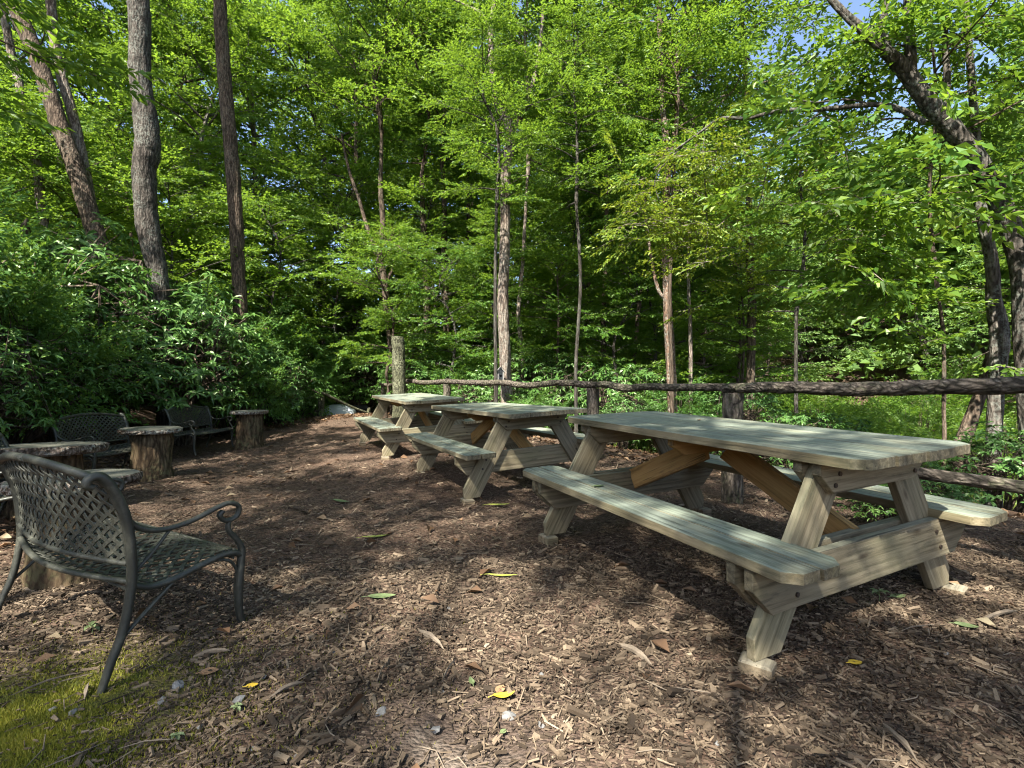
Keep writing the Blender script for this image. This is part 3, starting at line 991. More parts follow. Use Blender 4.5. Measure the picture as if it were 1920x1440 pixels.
# leaf sprays on the limbs of the leaning tree: yellowing along the drooping bough, green above
def hang_sprays(root, name, ctrl, n, Y, leaf, matname, spread, seed, label=None, sc=1.0):
    g = np.random.default_rng(seed)
    sprs = [spray(g, leaf, 0.5, 7, 0.6, 8) for _ in range(5)]
    Vs = []
    st = MB()
    base = np.array(root.location)
    p = spline([at(x, y, Y + d) for x, y, d in ctrl], 60)
    for i in range(n):
        q = p[int(g.integers(60))] + g.normal(size=3) * spread * np.array((1, 0.9, 0.75))
        M3 = rot_z(g.uniform(0, 6.28)) @ rot_y(g.normal(0.15, 0.3)) @ rot_x(g.normal(0, 0.35))
        V, segs = sprs[int(g.integers(5))]
        s = g.uniform(0.6, 1.1) * sc
        Vs.append((V.reshape(-1, 3) @ M3.T * s + q - base).reshape(V.shape))
        for sg in segs[:3]:
            pts = sg @ M3.T * s + q - base
            st.tube(pts, np.linspace(0.0045, 0.002, len(pts)), 3, cap=False)
    o = link('crown', leaf_mesh(name, Vs), M[matname], root)
    if label:
        o['label'] = label
    link('branches', st.mesh(name + '_twigs'), M['bark_pale'], root)


hang_sprays(lean, 'lean_yellow', [(1360, 300, 0.7), (1290, 320, 0.8), (1230, 350, 0.9), (1200, 400, 1.0), (1260, 420, 0.9), (1330, 430, 0.8), (1340, 520, 0.8)], 130, 5.2, 0.085, 'leaf_yellow', 0.28, 61, 'yellowing leaves on the drooping bough', 0.8)
hang_sprays(lean, 'lean_green', [(1560, -10, 0), (1640, 60, 0.2), (1560, 130, 0.8), (1720, 60, 0.1), (1800, 40, 0.2), (1860, 60, 0.2), (1890, 150, 0.1), (1640, 240, 0.5)], 100, 5.2, 0.095, 'leaf_mid', 0.36, 62)
hang_sprays(lean, 'lean_dark', [(1640, 260, 0.2), (1560, 360, 0.3), (1640, 430, 0.3), (1560, 480, 0.2), (1700, 520, 0.2), (1660, 600, 0.2), (1840, 640, 0.0)], 55, 5.0, 0.12, 'leaf_mid', 0.30, 63)

# ------------------------------------------------------------------ the wood behind: understory and canopy trees
und_spots = [  # x, y, trunk height, scale, variant, leaf
    (-3.3, 12.6, 1.2, 0.62, 0, 'leaf_mid'), (-1.6, 12.2, 1.0, 0.58, 1, 'leaf_deep'), (-0.4, 12.9, 1.3, 0.66, 2, 'leaf_mid'), (1.1, 12.0, 1.1, 0.6, 3, 'leaf_mid'), (2.6, 11.4, 1.2, 0.6, 0, 'leaf_deep'), (3.9, 11.6, 1.2, 0.64, 1, 'leaf_mid'), (5.4, 11.4, 1.2, 0.6, 2, 'leaf_mid'),
    (-6.0, 16.4, 1.6, 0.9, 3, 'leaf_mid'), (-2.4, 15.2, 1.6, 0.9, 0, 'leaf_mid'), (-0.1, 15.6, 1.8, 0.9, 1, 'leaf_mid'), (2.0, 15.0, 1.7, 0.9, 2, 'leaf_mid'), (4.4, 14.8, 1.6, 0.85, 3, 'leaf_mid'), (6.8, 14.6, 1.5, 0.8, 0, 'leaf_mid'),
    (-6.2, 18.6, 2.2, 1.2, 1, 'leaf_mid'), (-3.2, 19.2, 2.4, 1.25, 2, 'leaf_mid'), (-0.8, 19.4, 2.6, 1.2, 3, 'leaf_mid'), (1.6, 19.2, 2.4, 1.2, 0, 'leaf_mid'), (4.4, 18.8, 2.2, 1.2, 1, 'leaf_mid'), (7.4, 18.8, 1.8, 1.1, 2, 'leaf_mid'),
    (-7.2, 14.4, 1.5, 0.85, 3, 'leaf_mid'), (-9.2, 13.2, 1.5, 0.9, 0, 'leaf_mid'), (-11.4, 12.6, 1.5, 0.95, 1, 'leaf_mid'), (-13.6, 12.4, 1.5, 1.0, 2, 'leaf_mid'), (-9.6, 17.4, 1.8, 1.2, 2, 'leaf_mid'), (-13.0, 16.4, 1.8, 1.25, 3, 'leaf_mid'), (-16.5, 15.2, 1.8, 1.25, 0, 'leaf_mid'), (-12.6, 9.8, 1.2, 0.85, 1, 'leaf_mid'),
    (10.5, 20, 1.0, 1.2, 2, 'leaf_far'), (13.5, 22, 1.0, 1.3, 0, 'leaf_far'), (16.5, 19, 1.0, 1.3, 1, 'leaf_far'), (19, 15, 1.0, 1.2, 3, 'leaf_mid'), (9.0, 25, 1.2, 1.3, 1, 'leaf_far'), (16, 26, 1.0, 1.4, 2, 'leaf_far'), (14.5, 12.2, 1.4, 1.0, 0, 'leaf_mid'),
    (5.8, 9.8, 3.2, 0.62, 1, 'leaf_yellow'), (-0.3, 9.3, 4.5, 0.55, 0, 'leaf_mid'), (3.0, 9.0, 4.2, 0.6, 3, 'leaf_mid'), (1.3, 9.7, 4.9, 0.55, 2, 'leaf_mid'),
]
for i, (x, y, b, s_, v, lm_) in enumerate(und_spots):
    far_left = x < -6
    right_ = x > 6.5
    lab = ('leafy young tree on the wooded bank at the left' if far_left else 'leafy young tree past the fence at the right' if right_ else 'leafy young tree in the dense wood beyond the tables')
    grp = ('young trees on the left bank' if far_left else 'young trees past the fence at the right' if right_ else 'young trees in the wood beyond the tables')
    gen_tree('understory_tree', lab, x, y, b, s_, UND[v], lm_, ('bark_brown', 'bark_dark', 'bark_dark')[i % 3], grp, 0.75, i)
can_spots = [(-4.2, 24.0, 6.5, 1.45, 0), (0.8, 25.0, 7.0, 1.45, 1), (5.4, 24.0, 6.0, 1.35, 2), (-9.0, 22.5, 6.0, 1.45, 1), (-14.5, 21.0, 5.5, 1.45, 2), (-19.5, 18.0, 5.0, 1.35, 0), (10.5, 26.0, 4.5, 1.2, 0), (21.0, 19.0, 3.5, 1.2, 1), (-1.8, 21.5, 8.5, 1.1, 2), (3.0, 21.0, 8.5, 1.0, 0), (-6.8, 20.4, 8.0, 1.0, 0), (-11.8, 18.8, 7.5, 1.0, 1), (-6.4, 24.5, 6.5, 1.4, 2), (-12.0, 22.0, 6.0, 1.4, 0), (-17.0, 20.5, 5.5, 1.4, 1), (3.2, 26.5, 7.0, 1.4, 2), (8.2, 24.5, 5.0, 1.2, 1), (-10.0, 30.0, 7.0, 1.7, 0), (-2.6, 31.0, 7.0, 1.7, 1), (4.5, 31.0, 7.0, 1.6, 0), (-18.0, 27.0, 6.0, 1.7, 2), (-22.0, 21.0, 5.0, 1.5, 1)]
for i, (x, y, b, s_, v) in enumerate(can_spots):
    gen_tree('canopy_tree', 'tall broad-crowned tree at the back of the wood', x, y, b, s_, CAN[v], 'leaf_mid', ('bark_brown', 'bark_grey')[i % 2], 'tall trees at the back of the wood', 1.5, i)
# trees that stand behind and beside the viewer and shade the clearing
shade_spots = [(-5.3, -2.0, 6.5, 0.85, 0), (-1.7, -3.2, 6.8, 1.0, 1), (0.3, -5.4, 6.5, 0.9, 0), (-7.9, -5.4, 6.0, 1.0, 1), (-9.2, -1.6, 6.5, 1.0, 0), (3.4, -4.6, 6.5, 0.8, 1), (-4.5, -5.2, 6.0, 1.0, 1)]
for i, (x, y, b, s_, v) in enumerate(shade_spots):
    r_ = gen_tree('shade_tree', 'tall tree outside the picture whose crown shades the clearing', x, y, b, s_, SHD[v], 'leaf_mid', 'bark_grey', 'trees shading the clearing', 0.5 if i in (1, 6) else 1.2, i + 3)
    for c_ in [c for c in r_.children if i in () and c.name.split('.')[0] in ('crown', 'branches')]:
        d_ = c_.copy()
        COL.objects.link(d_)
        d_.parent = r_
        d_.rotation_euler = (0, 0, c_.rotation_euler[2] + 1.9)
        d_.location = (0, 0, c_.location[2] + 0.5)
# large-leaved young trees at the upper left
for i, (x, y, b, s_) in enumerate(((-6.4, 4.7, 3.9, 0.75), (-10.9, 7.2, 4.8, 0.7))):
    gen_tree('big_leaf_tree', 'young tree with large pointed leaves at the upper left', x, y, b, s_, BIG[i % 2], 'leaf_mid', 'bark_brown', 'large-leaved young trees at the upper left', 0.45, i)

# ------------------------------------------------------------------ shrubs
rh_bank = [(-6.9, 10.1, 1.6), (-6.7, 11.5, 1.2), (-8.0, 9.0, 1.8), (-6.2, 12.7, 1.0), (-6.6, 14.3, 1.2), (-7.6, 11.6, 2.0), (-9.2, 10.2, 2.2), (-7.6, 13.6, 1.7), (-8.8, 12.8, 1.9), (-10.6, 11.2, 2.0),
           (-7.2, 6.9, 1.2), (-7.5, 7.9, 1.3), (-8.8, 7.5, 1.6), (-10.0, 8.9, 1.9), (-5.9, 5.0, 0.85), (-6.9, 5.8, 1.15), (-8.1, 6.4, 1.5), (-8.8, 5.1, 1.7), (-6.0, 3.9, 0.95), (-7.2, 4.3, 1.35), (-10.3, 6.7, 1.9),
           (-5.3, 2.9, 0.85), (-6.4, 2.3, 1.25), (-7.4, 14.9, 1.9), (-12.0, 9.2, 2.0), (-5.4, 17.2, 1.6)]
for i, (x, y, s_) in enumerate(rh_bank):
    use_bush = i % 3 == 1
    cm, lm = (BSH[i % 3] if use_bush else RHO[i % 4])
    nm = 'small_leaved_shrub' if use_bush else 'rhododendron'
    lab = 'small-leaved dark shrub on the bank behind the metal benches' if use_bush else 'rhododendron with whorled leaves on the bank behind the metal benches'
    r = thing(nm, lab, 'shrub', (x, y, tz(x, y) - 0.03), i * 1.7, ('small-leaved shrubs' if use_bush else 'rhododendrons') + ' on the bank')
    hz = s_ * (1.35 if use_bush else 1.12)
    a = link('foliage', cm, None, r, scale=(s_, s_, hz))
    b = link('stems', lm, None, r, scale=(s_, s_, hz))
    setmat(a, M['leaf_small'] if use_bush else M['leaf_rhodo'])
    setmat(b, M['bark_brown'])
rh_mid = [(-2.9, 14.6, 1.1), (-2.4, 13.6, 1.3), (-1.2, 12.6, 1.2), (0.2, 12.0, 1.25), (1.3, 11.2, 1.2), (2.5, 10.6, 1.15), (3.4, 9.8, 0.95), (4.4, 9.0, 0.9), (0.9, 13.8, 1.5), (2.4, 13.0, 1.4), (-0.5, 14.4, 1.5),
          (3.9, 12.0, 1.3), (-2.6, 16.2, 1.5), (-4.2, 17.0, 1.5), (0.5, 9.9, 0.62), (-0.1, 10.6, 0.7), (1.9, 8.2, 0.55), (-0.7, 11.3, 0.8)]
for i, (x, y, s_) in enumerate(rh_mid):
    use_bush = i % 4 == 2
    cm, lm = (BSH[i % 3] if use_bush else RHO[(i + 1) % 4])
    nm = 'small_leaved_shrub' if use_bush else 'rhododendron'
    lab = 'small-leaved dark shrub in the thicket behind the log fence' if use_bush else 'rhododendron in the dark thicket behind the log fence'
    r = thing(nm, lab, 'shrub', (x, y, tz(x, y) - 0.03), i * 2.3, ('small-leaved shrubs' if use_bush else 'rhododendrons') + ' behind the fence')
    a = link('foliage', cm, None, r, scale=(s_,) * 3)
    b = link('stems', lm, None, r, scale=(s_,) * 3)
    setmat(a, M['leaf_small'] if use_bush else M['leaf_rhodo'])
    setmat(b, M['bark_brown'])
# low leafy plants right behind the fence on the right
for i, (lab, x, y, s_) in enumerate((('low rhododendron behind the rail above the near tabletop', 3.05, 5.2, 0.46), ('broad-leaved plant under the lower rail at the right edge', 3.15, 3.75, 0.30),
                                     ('low leafy plant beyond the far end of the near seat plank', 2.75, 3.45, 0.24), ('dark low shrub at the foot of the right-edge trunks', 5.1, 5.0, 0.55),
                                     ('small shrub between the two right-hand fence posts', 2.6, 6.3, 0.42), ('dark shrub behind the rail near the thin sapling', 4.4, 6.6, 0.6))):
    cm, lm = RHO[i % 4]
    r = thing('rhododendron', lab, 'shrub', (x, y, tz(x, y) - 0.03), i * 1.1)
    a = link('foliage', cm, None, r, scale=(s_ * 1.15, s_ * 1.15, s_))
    b = link('stems', lm, None, r, scale=(s_ * 1.15, s_ * 1.15, s_))
    setmat(a, M['leaf_rhodo'])
    setmat(b, M['bark_brown'])
for i, (x, y, s_) in enumerate(((6.2, 9.8, 1.0), (7.8, 9.0, 0.9), (9.5, 11.5, 1.2), (5.4, 12.5, 1.1), (11, 15, 1.3), (8.8, 14.5, 1.2), (6.4, 7.6, 0.6), (7.0, 11.6, 0.9), (8.2, 12.2, 0.8), (9.6, 8.6, 0.8), (11.2, 10.8, 1.1), (12.6, 9.4, 1.0), (10.2, 13.2, 1.0), (12.8, 14.6, 1.3), (7.2, 16.4, 1.2), (14.8, 16.0, 1.5), (5.2, 9.2, 0.55), (7.4, 8.2, 0.5), (9.8, 16.6, 1.3))):
    cm, lm = BSH[i % 3]
    r = thing('small_leaved_shrub', 'sunlit shrub by the grassy edge past the fence at the right', 'shrub', (x, y, tz(x, y) - 0.03), i * 1.1, 'shrubs past the fence at the right')
    a = link('foliage', cm, None, r, scale=(s_,) * 3)
    b = link('stems', lm, None, r, scale=(s_,) * 3)
    setmat(a, M['leaf_mid'])
    setmat(b, M['bark_brown'])


# far-off wooded hillsides, one mass
def far_mass():
    g = np.random.default_rng(77)
    Vs = []
    n = 2600
    for i in range(n):
        a = g.uniform(-0.85, 0.95)
        d = g.uniform(24, 62)
        x, y = d * math.sin(a), d * math.cos(a)
        z0 = tz(x, y)
        if d < 30 and 0.3 < a < 0.6:
            continue
        hgt = g.uniform(0.3, 8.5) * (0.75 if -0.45 < a < -0.05 else 1.1)
        c = np.array((x, y, z0 + hgt))
        r = g.uniform(1.0, 2.2)
        m = 70
        U = g.normal(size=(m, 3))
        U /= np.linalg.norm(U, axis=1)[:, None]
        U[:, 2] = np.abs(U[:, 2]) * 0.8 + g.normal(size=m) * 0.15
        P = c + U * r * g.uniform(0.75, 1.0, (m, 1))
        D = U + g.normal(size=(m, 3)) * 0.6
        D[:, 2] *= 0.5
        Vs.append(leaves_at(g, P, D, g.uniform(0.28, 0.62, m), 0.7, 0.6))
    return leaf_mesh('far_woods', Vs)


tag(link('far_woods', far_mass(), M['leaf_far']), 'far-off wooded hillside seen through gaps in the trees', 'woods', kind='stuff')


# grass in the sunny strip past the fence
def blades(n, fx, hmin, hmax, seed, wdt):
    g = np.random.default_rng(seed)
    x, y = fx(g, n)
    z = terrain(x, y)
    P = np.stack([x, y, z], 1)
    D = np.stack([g.normal(size=n) * 0.35, g.normal(size=n) * 0.35, np.ones(n)], 1)
    D /= np.linalg.norm(D, axis=1)[:, None]
    L = g.uniform(hmin, hmax, n)
    sd = np.stack([g.normal(size=n), g.normal(size=n), np.zeros(n)], 1)
    sd /= np.linalg.norm(sd, axis=1)[:, None]
    V = np.stack([P - sd * wdt, P + sd * wdt, P + D * L[:, None] + sd * 0.3 * L[:, None] * 0.5], 1)
    return make_mesh('blades', V.reshape(-1, 3), [np.arange(3 * n).reshape(-1, 3)])


def grass_xy(g, n):
    u = g.uniform(0, 1, n)
    c = spline([(14, 7, 0), (9.5, 12.5, 0), (8.0, 18, 0), (5.5, 26, 0)], 200)
    p = c[(u * 199).astype(int)]
    return p[:, 0] + g.normal(size=n) * 2.6 - 0.2, p[:, 1] + g.normal(size=n) * 2.2


tag(link('grass', blades(80000, grass_xy, 0.12, 0.45, 81, 0.009), M['grass']), 'sunlit long grass past the fence at the right', 'grass', kind='stuff')


def litter_mesh():
    g = np.random.default_rng(83)
    n = 26000
    x = np.concatenate([g.uniform(-14, -3.6, n // 2), g.uniform(-6, 9, n // 2)])
    y = np.concatenate([g.uniform(1.5, 14, n // 2), g.uniform(3.5, 17, n // 2)])
    s = side(x, y)
    keep = (s < -3.9) | (s > 2.0) | (-(x - 1.22) * 0.49 + (y - 2.85) * 0.872 > 11)
    x, y = x[keep], y[keep]
    x = np.concatenate([x, g.uniform(-4.5, 3.5, 330)])
    y = np.concatenate([y, g.uniform(1.1, 10, 330)])
    n = len(x)
    P = np.stack([x, y, terrain(x, y) + g.uniform(0.012, 0.03, n)], 1)
    a = g.uniform(0, 6.28, n)
    D = np.stack([np.cos(a), np.sin(a), g.normal(size=n) * 0.18], 1)
    return leaf_mesh('leaf_litter', [leaves_at(g, P, D, g.uniform(0.05, 0.12, n), 0.55, 0.35)])


def twig_mesh():
    g = np.random.default_rng(88)
    mb = MB()
    for i in range(230):
        x, y = g.uniform(-4.5, 3.5), 1.15 + 9 * g.uniform() ** 1.8
        if abs(x) > 1.3 * y:
            continue
        a, L = g.uniform(0, 6.28), g.uniform(0.05, 0.22)
        d = np.array((math.cos(a), math.sin(a), 0)) * L
        c = np.array((x, y, tz(x, y) + 0.014))
        b = np.array((g.normal() * 0.012, g.normal() * 0.012, 0.006))
        mb.tube([c - d / 2, c + b, c + d / 2], (0.0016, 0.0022, 0.001), 4, cap=False)
    return mb.mesh('twig_litter')


tag(link('twig_litter', twig_mesh(), M['stick']), 'thin broken twigs scattered over the wood chips', 'twigs', kind='stuff')
tag(link('leaf_litter', litter_mesh(), M['litter']), 'brown fallen leaves covering the ground under the trees', 'leaf litter', kind='stuff')


# wood chips of the clearing
def chip_mesh():
    g = np.random.default_rng(85)
    Vb, Vp = [], []
    X, Y = [], []
    for y0, y1, dens in ((0.95, 1.8, 8200), (1.8, 3.0, 6000), (3.0, 4.5, 2800), (4.5, 6.5, 1200), (6.5, 9.5, 450), (9.5, 15.5, 190)):
        xl, xr = -1.25 * y1 - 0.3, 1.25 * y1 + 0.3
        n = int(dens * (y1 - y0) * (xr - xl))
        X.append(g.uniform(xl, xr, n))
        Y.append(g.uniform(y0, y1, n))
    x, y = np.concatenate(X), np.concatenate(Y)
    s = side(x, y)
    e = 0.25 * np.sin(x * 1.7 + y) + 0.2 * g.normal(size=len(x))
    keep = (s > -4.1 + e) & (s < 3.0 + e)
    bare = np.hypot(x + 0.20, y - 1.42) + g.normal(size=len(x)) * 0.12
    keep &= (bare > 0.34) | (g.uniform(size=len(x)) < 0.42)
    sand = np.hypot(x + 0.28, y - 1.56)
    keep &= (sand > 0.10) | (g.uniform(size=len(x)) < 0.15)
    moss = np.hypot(x + 1.75, y - 1.62) + g.normal(size=len(x)) * 0.18
    keep &= (moss > 0.5) | (g.uniform(size=len(x)) < 0.07)
    x, y = x[keep], y[keep]
    n = len(x)
    grow = np.clip(0.8 + (y - 1.5) * 0.10, 0.8, 1.9)
    L = np.exp(g.normal(-4.1, 0.55, n)) * grow
    L = np.clip(L, 0.010, 0.15)
    fib = g.uniform(size=n) < 0.28
    L = np.where(fib, np.clip(L * 1.8, 0, 0.15), L)
    Wd = np.clip(L * g.uniform(0.14, 0.42, n), 0.003, 0.022 * grow)
    Wd = np.where(fib, np.clip(L * 0.07, 0.002, 0.007 * grow), Wd)
    Tk = np.clip(Wd * g.uniform(0.2, 0.5, n), 0.0015, 0.008)
    a = g.normal(0.5, 1.1, n)
    pit = g.normal(size=n) * 0.22
    rol = g.normal(size=n) * 0.35
    ca, sa, cp, spp = np.cos(a), np.sin(a), np.cos(pit), np.sin(pit)
    ex = np.stack([ca * cp, sa * cp, spp], 1)
    side0 = np.stack([-sa, ca, np.zeros(n)], 1)
    up0 = np.cross(ex, side0)
    ey = side0 * np.cos(rol)[:, None] + up0 * np.sin(rol)[:, None]
    ez = np.cross(ex, ey)
    c = np.stack([x, y, terrain(x, y) + g.uniform(0.0, 0.016, n)], 1)
    tp = g.uniform(0.4, 1.0, (n, 1))
    hx, hy, hz = ex * (L / 2)[:, None], ey * (Wd / 2)[:, None], ez * Tk[:, None]
    top = np.stack([c - hx - hy + hz, c + hx - hy * tp + hz, c + hx + hy * tp + hz, c - hx + hy + hz], 1)
    bot = top - 2.2 * hz[:, None]
    nearm = y < 3.2
    V = np.concatenate([top[nearm], bot[nearm]], 1)
    nb = len(V)
    b = np.arange(nb)[:, None] * 8
    q = np.concatenate([b + np.array([f]) for f in ((0, 1, 2, 3), (0, 4, 5, 1), (1, 5, 6, 2), (2, 6, 7, 3), (3, 7, 4, 0))])
    fv = top[~nearm]
    q2 = np.arange(len(fv) * 4).reshape(-1, 4) + nb * 8
    return make_mesh('wood_chips', np.concatenate([V.reshape(-1, 3), fv.reshape(-1, 3)]), [np.concatenate([q, q2])])


tag(link('wood_chips', chip_mesh(), M['chips']), 'brown wood chips spread over the clearing', 'wood chips', kind='stuff')


def moss_xy(g, n):
    a = g.uniform(0, 6.28, n)
    r = np.abs(g.normal(0, 0.36, n))
    return -1.75 + np.cos(a) * r * 1.5, 1.58 + np.sin(a) * r


tag(link('moss', blades(60000, moss_xy, 0.006, 0.022, 86, 0.0022), M['moss']), 'yellow-green moss on the ground by the near bench leg', 'moss', kind='stuff')


# ------------------------------------------------------------------ picnic tables
def board(parent, name, mat, x0, x1, y0, y1, z0, z1, chamfer=(0, 0, 0, 0), loc=(0, 0, 0), rot=(0, 0, 0), bevel=0.002, jag=0.0, g=None):
    """plank in local coordinates, long axis x; chamfer at (x0y0, x1y0, x1y1, x0y1)"""
    o = []
    c = chamfer
    for (x, y, cc, sx, sy, first) in ((x0, y0, c[0], 1, 1, 'y'), (x1, y0, c[1], -1, 1, 'x'), (x1, y1, c[2], -1, -1, 'y'), (x0, y1, c[3], 1, -1, 'x')):
        if cc:
            if first == 'y':
                o += [(x, y + sy * cc), (x + sx * cc, y)]
            else:
                o += [(x + sx * cc, y), (x, y + sy * cc)]
        else:
            o.append((x, y))
    mb = MB()
    mb.prism(o, z0, z1, (0, 1, 2), bevel)
    return link(name, mb.mesh(name), mat, parent, loc, rot)


def picnic_table(label, loc, yaw, tilt, L, W, Lb, b0, b1, zb, uf, seed, style=0, vf=0.70):
    g = np.random.default_rng(seed)
    root = link('picnic_table', None, None, None, loc, (0, 0, 0))
    # local x = length (u, away), local y = -v (left), so the frame is right-handed
    u = Vector((-math.sin(yaw), math.cos(yaw), tilt[0])).normalized()
    v = Vector((math.cos(yaw), math.sin(yaw), tilt[1]))
    left = (-(v - u * v.dot(u))).normalized()
    up = u.cross(left)
    root.matrix_world = Matrix(((u.x, left.x, up.x, loc[0]), (u.y, left.y, up.y, loc[1]), (u.z, left.z, up.z, loc[2]), (0, 0, 0, 1)))
    tag(root, label, 'picnic table', 'picnic tables in a row')
    ZT, TH = 0.80, 0.042
    nb = 4
    bw = W / nb
    ch = 0.055 if style == 0 else 0.012
    for i in range(nb):
        y0 = -W / 2 + i * bw + 0.005
        y1 = y0 + bw - 0.010
        e0, e1 = g.normal(size=2) * 0.007
        c = [0, 0, 0, 0]
        if i == 0:
            c[0] = c[1] = ch
        if i == nb - 1:
            c[2] = c[3] = ch
        dz = g.normal() * 0.0025
        board(root, 'tabletop_board', M['plank_top'], -L / 2 + e0, L / 2 + e1, y0, y1, ZT - TH + dz, ZT + dz, c)
    for sgn in (1, -1):
        ns = 2
        wb = (b1 - b0) / ns
        for i in range(ns):
            y0 = b0 + i * wb + 0.0045
            y1 = y0 + wb - 0.009
            if sgn < 0:
                y0, y1 = -y1, -y0
            c = [0, 0, 0, 0]
            outer = (i == ns - 1)
            cc = 0.05 if style == 0 else 0.012
            if (outer and sgn > 0) or (not outer and sgn < 0):
                c[2] = c[3] = cc
            if (outer and sgn < 0) or (not outer and sgn > 0):
                c[0] = c[1] = cc
            e0, e1 = g.normal(size=2) * 0.006
            board(root, 'seat_board', M['plank_top'], -Lb / 2 + e0, Lb / 2 + e1, y0, y1, zb - TH, zb + g.normal() * 0.001, c)

    def cross_board(name, mat, outline_yz, x0, x1, cx):
        """board whose outline lies in the y-z plane, thin along x; grain runs along y: own object turned so local x is across the table"""
        mb = MB()
        mb.prism(outline_yz, x0 - cx, x1 - cx, (0, 1, 2), 0.0025)   # local x=across, y=up, z=along table
        return link(name, mb.mesh(name), mat, root, (cx, 0, 0), Matrix(((0, 0, 1), (1, 0, 0), (0, 1, 0))).to_euler())

    holders = {}
    zt = ZT - TH - 0.001
    zs = zb - TH - 0.001
    bt = 0.038
    for e in (-1, 1):
        xc = e * uf
        # legs
        for sgn in (1, -1):
            a = np.array((sgn * (vf - 0.02), 0.03))
            b = np.array((sgn * 0.235, zt))
            d = (b - a) / np.linalg.norm(b - a)
            nrm = np.array((-d[1], d[0]))
            hw = 0.088
            p = [a + nrm * hw, a - nrm * hw, b - nrm * hw, b + nrm * hw]
            # cut level at foot and top
            def cut(q, z):
                return np.array((q[0] + d[0] / d[1] * (z - q[1]), z))
            pl = [cut(p[0], 0.03), cut(p[1], 0.03), cut(p[2], zt), cut(p[3], zt)]
            outer_i = 0 if abs(pl[0][0]) > abs(pl[1][0]) else 1
            o = pl[outer_i].copy()
            inn = pl[1 - outer_i]
            up_pt = o + d * 0.10
            low_pt = o + (inn - o) * 0.28
            poly = [low_pt, inn, pl[3 - (1 - outer_i)], pl[3 - outer_i], up_pt]
            # board lies along its length: local x = leg direction
            ang = math.atan2(d[1], d[0])
            org = (a + b) / 2
            rotm = np.array(((math.cos(-ang), -math.sin(-ang)), (math.sin(-ang), math.cos(-ang))))
            lp = [rotm @ (q - org) for q in poly]
            mb = MB()
            mb.prism(lp, -bt / 2, bt / 2, (0, 1, 2), 0.0025)
            Mx = Matrix(((0, 0, 1, xc), (1, 0, 0, 0), (0, 1, 0, 0), (0, 0, 0, 1)))
            Ml = Matrix.Translation((org[0], org[1], 0)) @ Matrix.Rotation(ang, 4, 'Z')
            o_ = link('leg', mb.mesh('leg'), M['plank_frame'], root)
            o_.matrix_local = Mx @ Ml
        # seat beams
        hb = 0.19
        cut_ = 0.11
        ow = b1 - 0.015
        beam = [(-ow + cut_, zs - hb), (ow - cut_, zs - hb), (ow, zs - hb * 0.42), (ow, zs), (-ow, zs), (-ow, zs - hb * 0.42)]
        offs = []
        if style != 1:
            offs.append(e * (bt / 2 + bt / 2 + 0.001))
        offs.append(-e * (bt + 0.001))
        for off in offs:
            cb = cross_board('seat_beam', M['plank_frame'], beam, xc + off - bt / 2, xc + off + bt / 2, xc + off)
            holders.setdefault((e, 'seat'), cb)
        # top beams
        ht = 0.13
        tw = W / 2 - 0.035
        beam = [(-tw + 0.09, zt - ht), (tw - 0.09, zt - ht), (tw, zt - ht * 0.35), (tw, zt), (-tw, zt), (-tw, zt - ht * 0.35)]
        for off in (e * (bt + 0.001), -e * (bt + 0.001)):
            cb = cross_board('top_beam', M['plank_frame'], beam, xc + off - bt / 2, xc + off + bt / 2, xc + off)
            holders.setdefault((e, 'top'), cb)
        # brace from under the middle of the top down to the seat beam
        x_in = e * 0.06
        x_out = e * (uf - bt * 1.5 - 0.004)
        za, zb_ = zt - 0.085, zs - 0.06
        dx, dz = x_out - x_in, zb_ - za
        ln = math.hypot(dx, dz)
        ang = math.atan2(dz, dx)
        mb = MB()
        h2 = 0.07
        tan = abs(dz / dx)
        lp = [(-ln / 2 + 0.02, -h2), (ln / 2 - h2 * tan * 0.0, -h2), (ln / 2, h2), (-ln / 2 - 0.02, h2)]
        mb.prism(lp, -bt / 2, bt / 2, (0, 2, 1), 0.004)
        ob = link('brace', mb.mesh('brace'), M['plank_brace'], root, ((x_in + x_out) / 2, e * 0.021, (za + zb_) / 2), (0, -ang, 0))
    for e in (-1, 1):
        for sgn in (1, -1):
            for z_, y_, xo in ((zs - 0.06, 0.50, 0.058 if style != 1 else 0.019), (zs - 0.14, 0.54, 0.058 if style != 1 else 0.019), (zt - 0.05, 0.27, 0.058), (zt - 0.095, 0.30, 0.058)):
                mb = MB()
                mb.tube([(e * (uf + xo), sgn * y_, z_), (e * (uf + xo + 0.006), sgn * y_, z_)], 0.010, 8)
                bo = link('bolt', mb.mesh('bolt'), M['bolt'], holders[(e, 'top' if z_ > zs else 'seat')])
                bo.matrix_parent_inverse = bo.parent.matrix_basis.inverted()
    cleat = [(-W / 2 + 0.16, zt - 0.10), (W / 2 - 0.16, zt - 0.10), (W / 2 - 0.06, zt - 0.04), (W / 2 - 0.06, zt), (-W / 2 + 0.06, zt), (-W / 2 + 0.06, zt - 0.04)]
    cross_board('cleat', M['plank_brace'], cleat, -bt / 2, bt / 2, 0)
    return root


